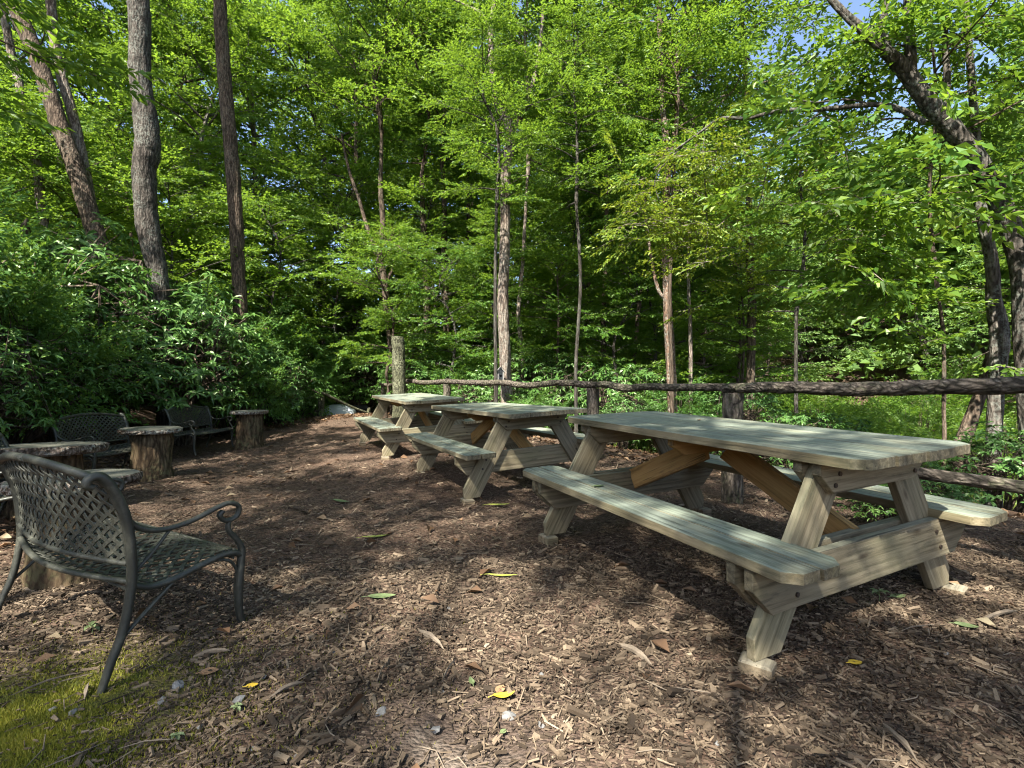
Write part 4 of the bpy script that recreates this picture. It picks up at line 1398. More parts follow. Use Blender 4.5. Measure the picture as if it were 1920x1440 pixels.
T1 = dict(loc=(1.221, 2.853, 0.0), yaw=0.451, tilt=(0.017, 0.023), L=2.038, W=0.858, Lb=2.02, b0=0.509, b1=0.805, zb=0.45, uf=0.786)
T2 = dict(loc=(-0.138, 5.414, -0.010), yaw=0.457, tilt=(-0.010, 0.042), L=2.354, W=0.829, Lb=2.193, b0=0.511, b1=0.802, zb=0.468, uf=0.80)
T3 = dict(loc=(-1.562, 7.814, 0.036), yaw=0.495, tilt=(0.018, 0.043), L=2.156, W=0.899, Lb=1.95, b0=0.479, b1=0.803, zb=0.441, uf=0.80)
tables = []
tables.append(picnic_table('nearest weathered wooden picnic table with clipped corners, at the right', seed=1, style=0, **T1))
tables.append(picnic_table('middle weathered wooden picnic table of the three in the row', seed=2, style=1, **T2))
tables.append(picnic_table('farthest weathered wooden picnic table of the row, by the log fence corner', seed=3, style=2, **T3))


# blocks under the feet
def foot_block(label, table, u, v, h, rz, sx=0.085, sy=0.12, seed=0):
    y = table['yaw']
    x_ = table['loc'][0] - math.sin(y) * u + math.cos(y) * v
    y_ = table['loc'][1] + math.cos(y) * u + math.sin(y) * v
    zt_ = table['loc'][2] + 0.03 + table['tilt'][0] * u + table['tilt'][1] * v
    g = np.random.default_rng(seed)
    o = [(-sx / 2, -sy / 2), (sx / 2 * 0.9, -sy / 2 * 1.05), (sx / 2, sy / 2), (-sx / 2 * 1.08, sy / 2 * 0.93)]
    mb = MB()
    mb.prism(o, -0.14, -0.001, (0, 1, 2), 0.008)
    return tag(link('wood_block', mb.mesh('wood_block'), M['plank_block'], None, (x_, y_, zt_), (0, 0, rz)), label, 'wood block', 'blocks under the table feet')


foot_block('chipped pale block under the near left foot of the nearest table', T1, -0.79, -0.70, 0, 0.9, seed=1)
foot_block('pale block under the near right foot of the nearest table', T1, -0.79, 0.72, 0, 0.7, 0.10, 0.16, seed=2)
foot_block('pale sawn block under the far left foot of the nearest table', T1, 0.79, -0.70, 0, 0.5, seed=3)
foot_block('block under the far right foot of the nearest table', T1, 0.79, 0.70, 0, 0.5, 0.10, 0.16, seed=4)
for tb, nm in ((T2, 'middle'), (T3, 'farthest')):
    for uu, vv, wh in ((-0.8, -0.69, 'near left'), (0.8, -0.69, 'far left'), (-0.8, 0.69, 'near right'), (0.8, 0.69, 'far right')):
        foot_block('low block under the %s foot of the %s table' % (wh, nm), tb, uu, vv, 0, 0.4, 0.10, 0.14, seed=5)


# ------------------------------------------------------------------ cast metal benches
def band(mb, pts, nrm, w, th):
    """flat strip with thickness along pts, surface normals nrm"""
    pts = np.asarray(pts, float)
    n = len(pts)
    T = np.gradient(pts, axis=0)
    T /= np.linalg.norm(T, axis=1)[:, None] + 1e-9
    sd = np.cross(nrm, T)
    sd /= np.linalg.norm(sd, axis=1)[:, None] + 1e-9
    V = np.stack([pts - sd * w / 2 - nrm * th / 2, pts + sd * w / 2 - nrm * th / 2, pts + sd * w / 2 + nrm * th / 2, pts - sd * w / 2 + nrm * th / 2], 1)
    i = np.arange(n - 1)[:, None] * 4
    j = np.arange(4)[None]
    q = np.stack([i + j, i + (j + 1) % 4, i + 4 + (j + 1) % 4, i + 4 + j], -1).reshape(-1, 4)
    ends = np.array([(3, 2, 1, 0), ((n - 1) * 4, (n - 1) * 4 + 1, (n - 1) * 4 + 2, (n - 1) * 4 + 3)])
    mb.add(V.reshape(-1, 3), q, ends)


def lattice(surf, w, th, na, slope, amp, steps=90):
    """two woven families of diagonal strips over a surface surf(p,q)->(x,y,z), p,q in 0..1"""
    mb = MB()
    e = 1e-3
    for fam in (1, -1):
        for i in range(na):
            c = -slope + (1 + 2 * slope) * (i + 0.5) / na if fam > 0 else (1 + 2 * slope) * (i + 0.5) / na - slope
            # p = c + fam*slope*(q-0.5)
            q = np.linspace(0, 1, steps)
            p = c + fam * slope * (q - 0.5) * 2 * 0.5
            ok = (p >= 0.0) & (p <= 1.0)
            if ok.sum() < 3:
                continue
            p, q = p[ok], q[ok]
            P = surf(p, q)
            n = np.cross(surf(np.clip(p + e, 0, 1.01), q) - P + 1e-12, surf(p, np.clip(q + e, 0, 1.01)) - P + 1e-12)
            n /= np.linalg.norm(n, axis=1)[:, None] + 1e-9
            n[-1] = n[-2]
            ph = math.pi * (q - 0.5) * 2 * slope * na / (1 + 2 * slope)
            P = P + n * (fam * amp * np.cos(ph))[:, None]
            band(mb, P, n, w, th)
    return mb


BW = 1.16       # bench width between posts
post_c = [(0.0, 0.0), (0.035, 0.11), (0.075, 0.22), (0.10, 0.36), (0.105, 0.46), (0.095, 0.60), (0.075, 0.70), (0.035, 0.80), (0.0, 0.845), (-0.032, 0.842), (-0.042, 0.818), (-0.022, 0.808)]
arm_c = [(0.085, 0.665), (0.13, 0.615), (0.21, 0.585), (0.32, 0.59), (0.44, 0.625), (0.50, 0.635), (0.545, 0.61), (0.535, 0.565), (0.485, 0.555), (0.455, 0.585), (0.47, 0.605)]
front_c = [(0.50, 0.563), (0.495, 0.51), (0.53, 0.46), (0.56, 0.40), (0.555, 0.33), (0.545, 0.22), (0.548, 0.10), (0.575, 0.0)]
seat_c = [(0.10, 0.405), (0.17, 0.372), (0.26, 0.372), (0.36, 0.392), (0.46, 0.408), (0.52, 0.405), (0.56, 0.38)]


def to3(c, y, n):
    p = spline([(a, 0, b) for a, b in c], n)
    p[:, 1] = y
    return p


def metal_tube(parent, name, pts, w, flat=0.6, sides=8):
    mb = MB()
    mb.tube(pts, w, sides, side_dir=(0, 1, 0), flat=flat)
    return link(name, mb.mesh(name, True), M['metal'], parent)


def back_surf(p, q):
    y = (p - 0.5) * (BW - 0.03)
    arch = 0.07 * np.sin(np.pi * np.clip(p, 0, 1)) ** 0.8
    z = 0.475 + q * (0.335 + arch)
    x = np.interp(z, [0.44, 0.6, 0.7, 0.8, 0.86, 0.95], [0.103, 0.093, 0.073, 0.035, 0.0, -0.03]) - 0.07 * np.sin(np.pi * np.clip(p, 0, 1)) * (0.25 + 0.75 * np.cos(q * 1.2))
    return np.stack([x, y, z], -1)


sc_pts = spline([(a, 0, b) for a, b in seat_c], 80)


def seat_surf(p, q):
    y = (p - 0.5) * (BW - 0.02)
    i = np.clip(q, 0, 1) * 79
    x = np.interp(i, np.arange(80), sc_pts[:, 0])
    z = np.interp(i, np.arange(80), sc_pts[:, 2])
    bow = np.sin(np.pi * np.clip(p, 0, 1))
    return np.stack([x - 0.07 * bow * (1 - q) + 0.02 * bow * q, y, z - 0.012 * bow], -1)


BENCH = {}


def build_bench(loc, rz, label, scale=1.0):
    root = thing('metal_bench', label, 'bench', loc, rz, 'dark cast metal garden benches')
    root.scale = (scale,) * 3
    if not BENCH:
        first = []
        for sgn in (-1, 1):
            y = sgn * BW / 2
            first.append(metal_tube(root, 'rear_leg', to3(post_c, y, 60), np.interp(np.arange(60), [0, 25, 40, 59], [0.019, 0.027, 0.029, 0.018]), 0.7))
            first.append(metal_tube(root, 'armrest', to3(arm_c, y, 60), 0.0155, 0.75))
            first.append(metal_tube(root, 'front_leg', to3(front_c, y, 44), np.interp(np.arange(44), [0, 18, 30, 43], [0.013, 0.019, 0.025, 0.018]), 0.8))
            first.append(metal_tube(root, 'seat_rail', to3(seat_c, y, 36) - np.array((0, 0, 0.012)), 0.017, 0.85))
            first.append(metal_tube(root, 'strut', to3([(0.105, 0.43), (0.18, 0.50), (0.25, 0.585)], y, 10), 0.008, 0.8))
            first.append(metal_tube(root, 'strut', to3([(0.07, 0.19), (0.14, 0.25), (0.27, 0.36)], y, 10), 0.010, 0.8))
            first.append(metal_tube(root, 'strut', to3([(0.40, 0.385), (0.47, 0.375), (0.515, 0.345), (0.545, 0.28)], y, 14), 0.009, 0.8))
        q = np.linspace(0, 1, 50)
        first.append(metal_tube(root, 'back_rail', back_surf(q, np.ones(50)), 0.020, 0.9))
        first.append(metal_tube(root, 'back_rail', back_surf(q, np.zeros(50)), 0.014, 0.8))
        first.append(metal_tube(root, 'seat_edge', seat_surf(q, np.zeros(50)), 0.013, 0.8))
        first.append(metal_tube(root, 'seat_edge', seat_surf(q, np.ones(50)), 0.013, 0.8))
        first.append(link('back_lattice', lattice(back_surf, 0.0165, 0.004, 30, 0.42, 0.0022).mesh('back_lattice'), M['metal_worn_lit'], root))
        first.append(link('seat_lattice', lattice(seat_surf, 0.018, 0.005, 34, 0.62, 0.002).mesh('seat_lattice'), M['metal'], root))
        BENCH['parts'] = first
        for xx in (0.10, 0.52):
            first.append(metal_tube(root, 'crossbar', np.array([(xx, -BW / 2, 0.37), (xx, 0, 0.362), (xx, BW / 2, 0.37)]), 0.009))
    else:
        for o in BENCH['parts']:
            c = o.copy()
            COL.objects.link(c)
            c.parent = root
    return root


def bench_at(rear_near, front_dir, label, scale=1.0):
    """rear foot of the side nearer the camera, direction the bench faces"""
    a = math.atan2(front_dir[1], front_dir[0])
    fx, fy = math.cos(a), math.sin(a)
    # the seat spreads to the left of the facing direction (+y local)
    cx = rear_near[0] - fy * BW / 2 * scale
    cyy = rear_near[1] + fx * BW / 2 * scale
    return build_bench((cx, cyy, -0.15), a, label, scale)


bench_at((-1.585, 1.845), (0.48, 0.877), 'nearest dark metal bench seen from behind, with woven back, at the left edge')
bench_at((-4.05, 3.36), (0.86, 0.50), 'mostly hidden metal bench between the two nearest slab-topped stumps', 0.9)
bench_at((-5.35, 5.55), (1.0, 0.03), 'metal bench before the bank between two slab-topped stumps, second from the far end', 0.92)
bench_at((-5.78, 8.0), (1.0, -0.02), 'farthest metal bench, between the two farthest slab-topped stumps', 0.9)


# ------------------------------------------------------------------ stump side tables with bark-edged slabs
def stump_table(label, x, y, r, h, sr, sth, tilt, seed, sy=1.0):
    g = np.random.default_rng(seed)
    zb = tz(x, y)
    root = thing('stump_table', label, 'stump table', (x, y, zb - 0.04), g.uniform(0, 6), 'slab-topped stumps')
    p = np.array([(0, 0, 0), (0.0, 0, h * 0.3), (0.01, 0.0, h * 0.7), (0, 0.01, h)])
    link('stump', trunk_mesh('stump', p, np.array((r * 1.1, r, r * 0.98, r)), seed, 0.03, 26, 0.05, 13), M['bark_stump'], root)
    n = 44
    a = np.linspace(0, 2 * math.pi, n, endpoint=False)
    rr = sr * (1 + 0.04 * np.sin(2 * a + g.uniform(0, 6)) + 0.025 * np.sin(5 * a + g.uniform(0, 6)) + 0.012 * g.normal(size=n))
    rings = []
    for z_, k in ((0, 0.95), (sth * 0.2, 1.0), (sth * 0.5, 1.015), (sth * 0.85, 1.0), (sth, 0.965)):
        jit = 1 + 0.018 * g.normal(size=n)
        rings.append(np.stack([np.cos(a) * rr * k * jit, np.sin(a) * rr * k * jit * sy, np.full(n, z_)], 1))
    V = np.concatenate(rings)
    q = []
    for k in range(4):
        i = np.arange(n)
        q.append(np.stack([k * n + i, k * n + (i + 1) % n, (k + 1) * n + (i + 1) % n, (k + 1) * n + i], 1))
    mb = MB()
    mb.add(V, np.concatenate(q))
    slab = link('slab', mb.mesh('slab'), M['bark_slab'], root, (0, 0, h + 0.001), tilt)
    top = rings[4]
    for z_, ring, flip in ((0, rings[4], False), (0, rings[0], True)):
        m2 = MB()
        c = np.concatenate([ring, [ring.mean(0)]])
        i = np.arange(n)
        t = np.stack([i, (i + 1) % n, np.full(n, n)], 1)
        m2.add(c, t[:, ::-1] if flip else t)
        link('slab_face', m2.mesh('slab_face'), M['slab_top'], slab)
    return root


stump_table('low slab-topped stump right behind the nearest bench', -2.78, 3.05, 0.22, 0.60, 0.32, 0.06, (0.02, 0, 0), 1)
stump_table('slab-topped stump with a tilted rough bark-edged slab, second from the camera', -4.42, 4.55, 0.27, 0.60, 0.44, 0.085, (0.0, 0.05, 0), 2)
stump_table('tall slab-topped stump between the two farthest benches', -4.62, 6.15, 0.22, 0.63, 0.32, 0.055, (0.02, 0.02, 0), 3)
stump_table('farthest slab-topped stump, past the last bench', -4.92, 9.0, 0.225, 0.68, 0.33, 0.06, (0, 0, 0), 4)


# ------------------------------------------------------------------ log fence
fence = thing('log_fence', 'rustic fence of bark-covered log rails on stout posts behind the tables', 'fence', (1.96, 4.3, 0))
FB = np.array((1.96, 4.3, 0.0))
fp = [(3.06, 1.95, 1.0, 0.11), (1.97, 4.3, 0.965, 0.088), (1.085, 6.5, 0.985, 0.085), (-1.36, 10.0, 1.03, 0.078), (-3.5, 13.0, 1.02, 0.065), (4.2, -0.4, 1.0, 0.1)]
for i, (x, y, zt_, r) in enumerate(fp):
    b = np.array((x, y, tz(x, y) - 0.1))
    t = np.array((x + 0.01, y, zt_))
    link('post', trunk_mesh('post', [b - FB, b * 0.6 + t * 0.4 - FB, b * 0.3 + t * 0.7 - FB, t - FB], np.array((r * 1.04, r, r * 0.98, r)), 70 + i, 0.03, 16, 0.06, 8), M['bark_rail'], fence)


def rail(a, b, r0, r1, seed, wob=0.02):
    g = np.random.default_rng(seed)
    a, b = np.array(a), np.array(b)
    n = 7
    t = np.linspace(0, 1, n)[:, None]
    p = a + (b - a) * t
    p[1:-1, 2] += g.normal(size=n - 2) * wob
    p[1:-1, 0] += g.normal(size=n - 2) * wob
    mb = MB()
    L = np.linalg.norm(b - a)
    m = max(20, int(L / 0.05))
    r = 0.9 * np.interp(np.linspace(0, 1, m), [0, 1], [r0, r1]) * (1 + 0.05 * np.sin(np.linspace(0, 9, m) + seed))
    mb.tube(spline(p - FB, m), r, 16, 0.05, seed, ridges=7)
    me = mb.mesh('rail', True)
    o = link('rail', me, M['bark_rail_h'], fence)
    return o


def bark_h():
    m = M['bark_rail'].copy()
    m.name = 'bark_rail_lengthwise'
    for n in m.node_tree.nodes:
        if n.type == 'MAPPING':
            s = n.inputs['Scale'].default_value
            n.inputs['Scale'].default_value = (1.0, 0.16 if s[2] < 0.2 else 0.35, 1.0)
            n.inputs['Rotation'].default_value = (0, 0, -0.45)
            n.vector_type = 'POINT'
    return m


M['bark_rail_h'] = bark_h()
rail((3.35, 1.35, 1.06), (1.93, 4.38, 1.005), 0.062, 0.047, 1, 0.008)
rail((1.99, 4.22, 1.012), (1.05, 6.58, 1.02), 0.042, 0.05, 2, 0.01)
rail((1.10, 6.45, 1.025), (-1.40, 10.05, 1.085), 0.052, 0.058, 3, 0.012)
rail((-1.33, 9.96, 1.095), (-3.6, 13.15, 1.03), 0.062, 0.045, 4, 0.025)
rail((3.35, 1.45, 0.52), (1.95, 4.32, 0.46), 0.045, 0.036, 5, 0.01)
rail((4.6, -1.2, 1.06), (3.3, 1.42, 1.06), 0.055, 0.06, 6, 0.01)

# ------------------------------------------------------------------ smaller things in the clearing
# mossy snag behind the fence
sx_, sy_ = -2.6, 11.1
snag = thing('tree_snag', 'mossy grey snag cut flat, standing behind the far corner of the fence', 'snag', (sx_, sy_, tz(sx_, sy_) - 0.05))
hs = 2.12 - (tz(sx_, sy_) - 0.05)
link('trunk', trunk_mesh('snag', [(0, 0, 0), (-0.01, 0, hs * 0.4), (-0.04, 0, hs * 0.8), (-0.05, 0, hs)], np.array((0.17, 0.152, 0.148, 0.145)), 91, 0.03, 18, 0.06, 9), M['bark_moss'], snag)

# birdhouse on the forking tree
bp = at(937, 702, 9.55)
bh = thing('birdhouse', 'small grey wooden birdhouse hanging on the forking tree trunk', 'birdhouse', tuple(bp), 0.15)
mb = MB()
mb.prism([(-0.075, -0.14), (0.075, -0.14), (0.075, 0.05), (0, 0.13), (-0.075, 0.05)], -0.07, 0.07, (0, 2, 1), 0.004)
bx_ = link('box', mb.mesh('box'), M['grey_wood'], bh)
for sgn in (-1, 1):
    mb = MB()
    mb.prism([(0, 0), (0.135, 0), (0.135, 0.014), (0, 0.014)], -0.1, 0.1, (0, 2, 1), 0.003)
    link('roof', mb.mesh('roof'), M['grey_wood'], bx_, (0, 0, 0.138 if sgn > 0 else 0.1385), (0, 0.84 if sgn > 0 else math.pi - 0.84, 0))
mb = MB()
mb.tube([(0.012, -0.068, -0.03), (0.012, -0.074, -0.03)], 0.024, 14)
link('entrance_hole', mb.mesh('entrance_hole'), M['hole'], bx_)
mb = MB()
mb.tube([(0, 0.06, 0.0), (0, 0.34, 0.0)], 0.012, 6)
link('bracket', mb.mesh('bracket'), M['grey_wood'], bh)

# handrail, dark step wall and pale shell at the far end
hb = at(602, 786, 13.6)
hz_ = tz(hb[0], hb[1])
hr = thing('handrail', 'rustic branch handrail sloping down from a short post at the far end', 'handrail', (hb[0], hb[1], hz_))
P0 = np.array((hb[0], hb[1], hz_))
link('post', trunk_mesh('handrail_post', [(0, 0, -0.08), (0, 0, 0.3), (0.01, 0, 0.55), (0, 0, at(602, 742, 13.6)[2] - hz_)], np.array((0.09, 0.085, 0.08, 0.075)), 93, 0.03, 12, 0.06, 6), M['bark_moss'], hr)
cp = [at(x, y, Y) - P0 for x, y, Y in ((590, 735, 13.4), (606, 737, 13.55), (625, 747, 13.8), (640, 754, 14.0), (660, 763, 14.2), (690, 774, 14.5))]
link('rail', trunk_mesh('handrail_rail', cp, np.array((0.03, 0.04, 0.042, 0.04, 0.036, 0.03)), 94, 0.04, 9, 0.05, 0), M['bark_moss'], hr)
p2 = at(692, 790, 14.55)
z2 = tz(p2[0], p2[1])
link('post', trunk_mesh('handrail_post', [np.array((p2[0], p2[1], z2 - 0.1)) - P0, np.array((p2[0], p2[1], z2 + 0.2)) - P0, cp[-1] + np.array((0.0, 0, -0.02))], np.array((0.05, 0.045, 0.045)), 95, 0.03, 9, 0.05, 0), M['bark_moss'], hr)

wl = at(645, 770, 16.2)
wall = thing('timber_step', 'dark low timber step wall behind the pale curved shell', 'step', (wl[0], wl[1], tz(wl[0], wl[1])), 0.05)
for j in range(3):
    mb = MB()
    mb.prism([(-0.8, 0), (0.75 + 0.03 * j, 0), (0.75 + 0.03 * j, 0.145), (-0.8, 0.145)], -0.07, 0.07, (0, 2, 1), 0.008)
    link('timber', mb.mesh('timber'), M['dark_timber'], wall, (0, 0.012 * j, -0.04 + 0.15 * j + max(0, 0.25 - tz(wl[0], wl[1]) - 0.35)), (0, 0, 0))

wb_ = at(637, 782, 14.8)
sh = thing('pale_shell', 'pale blue-white curved shell lying on its side by the handrail post', 'shell', (wb_[0], wb_[1], tz(wb_[0], wb_[1]) - 0.03), 0.1)
mb = MB()
nu, nv = 22, 10
V = []
for iu in range(nu):
    u_ = iu / (nu - 1) * 2 - 1
    hw = 0.42 + 0.0 * u_
    for iv in range(nv):
        t_ = iv / (nv - 1) * math.pi
        end = max(0.0, 1 - abs(u_) ** 5) ** 0.4
        V.append((u_ * 0.45, -math.cos(t_) * 0.30 * (0.55 + 0.45 * end), math.sin(t_) ** 0.7 * 0.40 * (0.3 + 0.7 * end)))
V = np.array(V)
V[:, 0] += 0.12 * (0.40 - V[:, 2]) * np.sign(V[:, 0])
q = [(a * nv + b, (a + 1) * nv + b, (a + 1) * nv + b + 1, a * nv + b + 1) for a in range(nu - 1) for b in range(nv - 1)]
mb.add(V, np.array(q))
me_ = mb.mesh('hull', True)
link('hull', me_, M['white_shell'], sh)
mb = MB()
mb.tube([(-0.5, -0.31, 0.03), (0.0, -0.33, 0.03), (0.5, -0.31, 0.03)], 0.018, 8)
link('rim', mb.mesh('rim', True), M['white_shell'], sh)


# fallen leaves, stones, splinters on the chips
def ground_px(x, y):
    """ground point under photo pixel"""
    Y = 900 * H / (y - 718)
    for _ in range(12):
        p = at(x, y, Y)
        Y = 900 * (H - tz(p[0], p[1])) / (y - 718)
    p = at(x, y, Y)
    return p[0], p[1], tz(p[0], p[1])


def flat_leaf(label, x, y, L, W, mat, rz, curl=0.2, dz=0.015, pos=None, cat='leaf', name='fallen_leaf', group='fallen leaves'):
    n = 13
    t = np.linspace(0, 1, n)
    hw = W / 2 * np.sin(np.pi * t ** 0.85) ** 0.75
    cz = curl * L * (t - 0.5) ** 2
    V = np.concatenate([np.stack([(t - 0.5) * L, hw, cz + 0.22 * hw], 1), np.stack([(t - 0.5) * L, hw * 0, cz], 1), np.stack([(t - 0.5) * L, -hw, cz + 0.2 * hw], 1)])
    i = np.arange(n - 1)
    q = np.concatenate([np.stack([i, i + 1, i + 1 + n, i + n], 1), np.stack([i + n, i + n + 1, i + 1 + 2 * n, i + 2 * n], 1)])
    m1 = MB()
    m1.add(V, q)
    root_p = pos if pos is not None else tuple(np.array(ground_px(x, y)) + np.array((0, 0, dz)))
    r = thing(name, label, cat, root_p, rz, group)
    link('blade', m1.mesh('blade', True), mat, r)
    m2 = MB()
    m2.tube([(-L * 0.5 - L * 0.2, 0, 0.003), (-L * 0.45, 0, curl * L * 0.2), (0, 0, 0.001), (L * 0.45, 0, curl * L * 0.2)], (0.0016, 0.0016, 0.0012, 0.0006), 4)
    link('stalk', m2.mesh('stalk'), mat, r)
    return r


flat_leaf('curled bright yellow leaf on the bare soil in the foreground', 945, 1312, 0.085, 0.03, M['leaf_yel'], 0.25, 0.5)
flat_leaf('yellow oval leaf lying right of the near table foot', 1604, 1250, 0.055, 0.032, M['leaf_yel'], 0.1)
flat_leaf('grey-green oval leaf on the chips in front of the near table', 716, 1124, 0.15, 0.055, M['leaf_green'], 0.1)
flat_leaf('long yellow-green leaf left of the near table seat', 942, 1084, 0.18, 0.025, M['leaf_lime'], -0.05)
flat_leaf('long pale leaf on the path left of the middle table', 705, 1010, 0.20, 0.04, M['leaf_lime'], 0.3)
flat_leaf('light green leaf beside the long pale leaf on the path', 640, 943, 0.22, 0.06, M['leaf_green'], -0.5)
flat_leaf('pale leaf below the middle table seat on the path', 935, 950, 0.20, 0.05, M['leaf_lime'], 0.1)
flat_leaf('small bright green leaf on the soil left of the curled yellow leaf', 884, 1285, 0.05, 0.022, M['leaf_green'], 1.9, 0.4)
flat_leaf('tiny green sprout leaf near the lower edge of the picture', 944, 1380, 0.026, 0.02, M['leaf_green'], 0.8)
flat_leaf('ragged yellow leaf on dark chips near the mossy corner', 472, 1293, 0.045, 0.028, M['leaf_yel'], 0.4)
flat_leaf('green leaf on the chips under the near table beam', 1684, 1124, 0.09, 0.04, M['leaf_green'], 0.2)
flat_leaf('dark green leaf on the chips right of the near table', 1812, 1180, 0.085, 0.045, M['leaf_green'], -0.4)
flat_leaf('brown lobed leaf near the near bench rear leg', 392, 1267, 0.07, 0.05, M['leaf_brown'], 0.3)
flat_leaf('brown leaf beside the curled yellow leaf', 938, 1300, 0.05, 0.035, M['leaf_brown'], 1.1)
y_ = T1['yaw']
u_, v_ = 0.30, -0.64
flat_leaf('small pale green leaf lying on the near table front seat', 0, 0, 0.075, 0.038, M['leaf_green'], 0.3, pos=(T1['loc'][0] - math.sin(y_) * u_ + math.cos(y_) * v_, T1['loc'][1] + math.cos(y_) * u_ + math.sin(y_) * v_, 0.45 + 0.017 * u_ + 0.023 * v_ + 0.004))
u_, v_ = 0.25, 0.12
flat_leaf('small curled brown leaf lying on the near tabletop', 0, 0, 0.05, 0.03, M['leaf_brown'], 1.0, 0.5, pos=(T1['loc'][0] - math.sin(y_) * u_ + math.cos(y_) * v_, T1['loc'][1] + math.cos(y_) * u_ + math.sin(y_) * v_, 0.80 + 0.017 * u_ + 0.023 * v_ + 0.005))


def stone(label, x, y, r, seed, group='small stones among the chips'):
    import bmesh
    g = np.random.default_rng(seed)
    bm = bmesh.new()
    bmesh.ops.create_icosphere(bm, subdivisions=2, radius=r)
    k = g.normal(size=(5, 3))
    for v in bm.verts:
        d = np.array(v.co) / r
        s = 1 + sum(0.10 * math.sin(3 * float(d @ kk) + j) for j, kk in enumerate(k))
        v.co = Vector((d[0] * r * s * 1.15, d[1] * r * s * 0.9, d[2] * r * s * 0.6))
    me = bpy.data.meshes.new('stone')
    bm.to_mesh(me)
    bm.free()
    gp = ground_px(x, y)
    return tag(link('stone', me, M['stone'], None, (gp[0], gp[1], gp[2] + r * 0.35), (0, 0, g.uniform(0, 6))), label, 'stone', group)


stone('pale angular stone just below the curled yellow leaf', 955, 1347, 0.022, 1)
stone('pale stone on the soil left of the sandy patch', 717, 1338, 0.019, 2)
stone('bluish stone in the mossy corner beside the near bench leg', 334, 1290, 0.024, 3)
stone('small bluish stone left of the ragged yellow leaf', 305, 1318, 0.019, 4)
stone('white pebble in the moss below the near bench leg', 137, 1338, 0.016, 5)
stone('white stone by the lower edge, left of the sandy patch', 445, 1318, 0.021, 6)
for i, (x, y) in enumerate(((555, 1420), (492, 1272), (375, 1365), (474, 1405), (817, 1370), (828, 1300), (1015, 1265), (842, 1142), (1015, 1362), (627, 1224), (150, 1326), (100, 1332), (1775, 1228), (1345, 1395))):
    stone('tiny grey pebble lying among the wood chips', x, y, 0.008 + 0.006 * ((i * 37) % 10) / 10, 20 + i, 'tiny pebbles among the chips')


def splinter(label, x0, y0, x1, y1, w, seed):
    a, b = np.array(ground_px(x0, y0)), np.array(ground_px(x1, y1))
    m1 = MB()
    c = (a + b) / 2
    d = b - a
    g = np.random.default_rng(seed)
    p = spline([a - c, a - c + d * 0.4 + np.array((0.0, 0.004, 0.012)), a - c + d * 0.7 + np.array((0.004, 0, 0.012)), b - c], 14)
    m1.tube(p, np.interp(np.arange(14), [0, 3, 9, 13], [w * 0.3, w, w * 0.8, w * 0.15]), 4, 0.12, seed, flat=0.4)
    tag(link('wood_splinter', m1.mesh('wood_splinter'), M['stick'], None, c + np.array((0, 0, 0.012))), label, 'wood splinter', 'long splinters of wood')


splinter('forked grey splinter at the upper edge of the bare soil', 785, 1187, 832, 1222, 0.012, 1)
splinter('long grey splinter on the chips before the near table', 1160, 1213, 1222, 1252, 0.014, 2)
splinter('upright-looking pale splinter left of the sandy patch', 705, 1290, 725, 1245, 0.007, 3)
splinter('brown splinter leading up from the sandy patch', 828, 1285, 855, 1240, 0.010, 4)
splinter('grey splinter on the chips right of the near bench leg', 362, 1238, 432, 1225, 0.010, 5)
splinter('long pale splinter near the lower right of the picture', 1655, 1365, 1722, 1440, 0.010, 6)
splinter('grey splinter in the dark chips near the lower left', 505, 1315, 570, 1285, 0.010, 7)
splinter('long twig lying in the moss left of the near bench leg', 20, 1310, 160, 1265, 0.004, 8)
splinter('dark splinter near the right end of the nearest table', 1836, 1172, 1908, 1150, 0.010, 9)
splinter('stub of wood at the foot of the near bench rear leg', 158, 1318, 163, 1290, 0.016, 10)


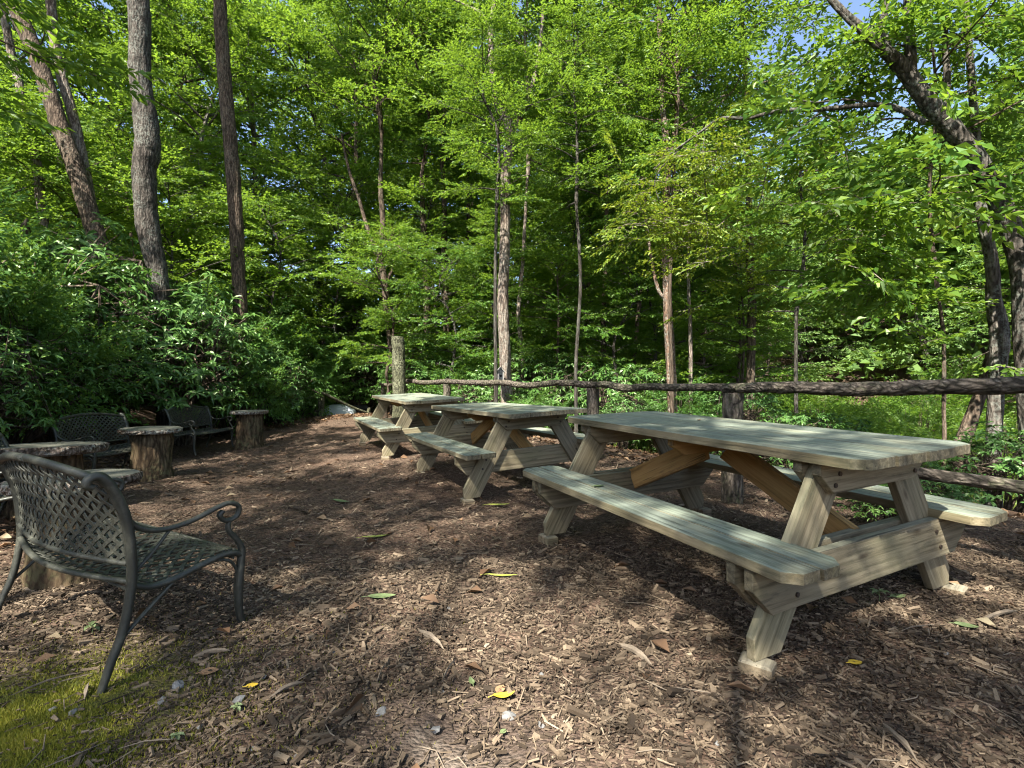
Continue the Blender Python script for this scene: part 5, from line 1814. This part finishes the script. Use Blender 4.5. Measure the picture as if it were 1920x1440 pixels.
# seedlings
def seedling(label, x, y, s_, seed):
    g = np.random.default_rng(seed)
    gp = ground_px(x, y)
    r = thing('seedling', label, 'plant', gp, 0, 'small green seedlings')
    m2 = MB()
    m2.tube([(0, 0, -0.02), (0.004, 0, s_ * 0.5), (0, 0.002, s_)], 0.0016, 5)
    link('stem', m2.mesh('stem'), M['leaf_green'], r)
    m1 = MB()
    for j in range(7):
        V = long_leaf(s_ * g.uniform(0.6, 1.0), s_ * 0.45, 0.2)
        M3 = rot_z(j * 2.4) @ rot_y(g.uniform(-0.5, 0.2))
        m1.add(V @ M3.T + np.array((0, 0, s_ * g.uniform(0.6, 1.0))), LT, LQ)
    link('leaves', m1.mesh('leaves'), M['leaf_green'], r)


seedling('green seedling under the nearest bench', 172, 1190, 0.05, 1)
seedling('small green seedling in the mossy lower left corner', 443, 1338, 0.03, 2)
seedling('small green seedling under the seat beam of the nearest table', 1648, 1128, 0.05, 3)
seedling('tiny seedling in the moss by the lower edge', 330, 1395, 0.03, 4)

ORD = ['first', 'second', 'third', 'fourth', 'fifth', 'sixth', 'seventh', 'eighth', 'ninth', 'tenth', 'eleventh', 'twelfth', 'thirteenth', 'fourteenth', 'fifteenth', 'sixteenth',
       'seventeenth', 'eighteenth', 'nineteenth', 'twentieth', 'twenty-first', 'twenty-second', 'twenty-third', 'twenty-fourth', 'twenty-fifth']
groups = {}
for o in bpy.data.objects:
    if o.parent is None and 'label' in o and o.get('category') in ('tree', 'shrub') and 'group' in o and o['group'] != 'trees shading the clearing':
        groups.setdefault((o['group'], o['label']), []).append(o)
for (g_, l_), os_ in groups.items():
    if len(os_) < 2:
        continue
    os_.sort(key=lambda o: o.location.x / o.location.y)
    for k, o in enumerate(os_):
        o['label'] = l_ + ', ' + ('leftmost' if k == 0 else 'rightmost' if k == len(os_) - 1 else ORD[k] + ' from the left')
# leaves, twigs and woven strips too fine to pick apart stay joined
for o in bpy.data.objects:
    if o.parent is not None and o.name.split('.')[0] in ('crown', 'branches', 'foliage', 'stems'):
        o['kind'] = 'stuff'
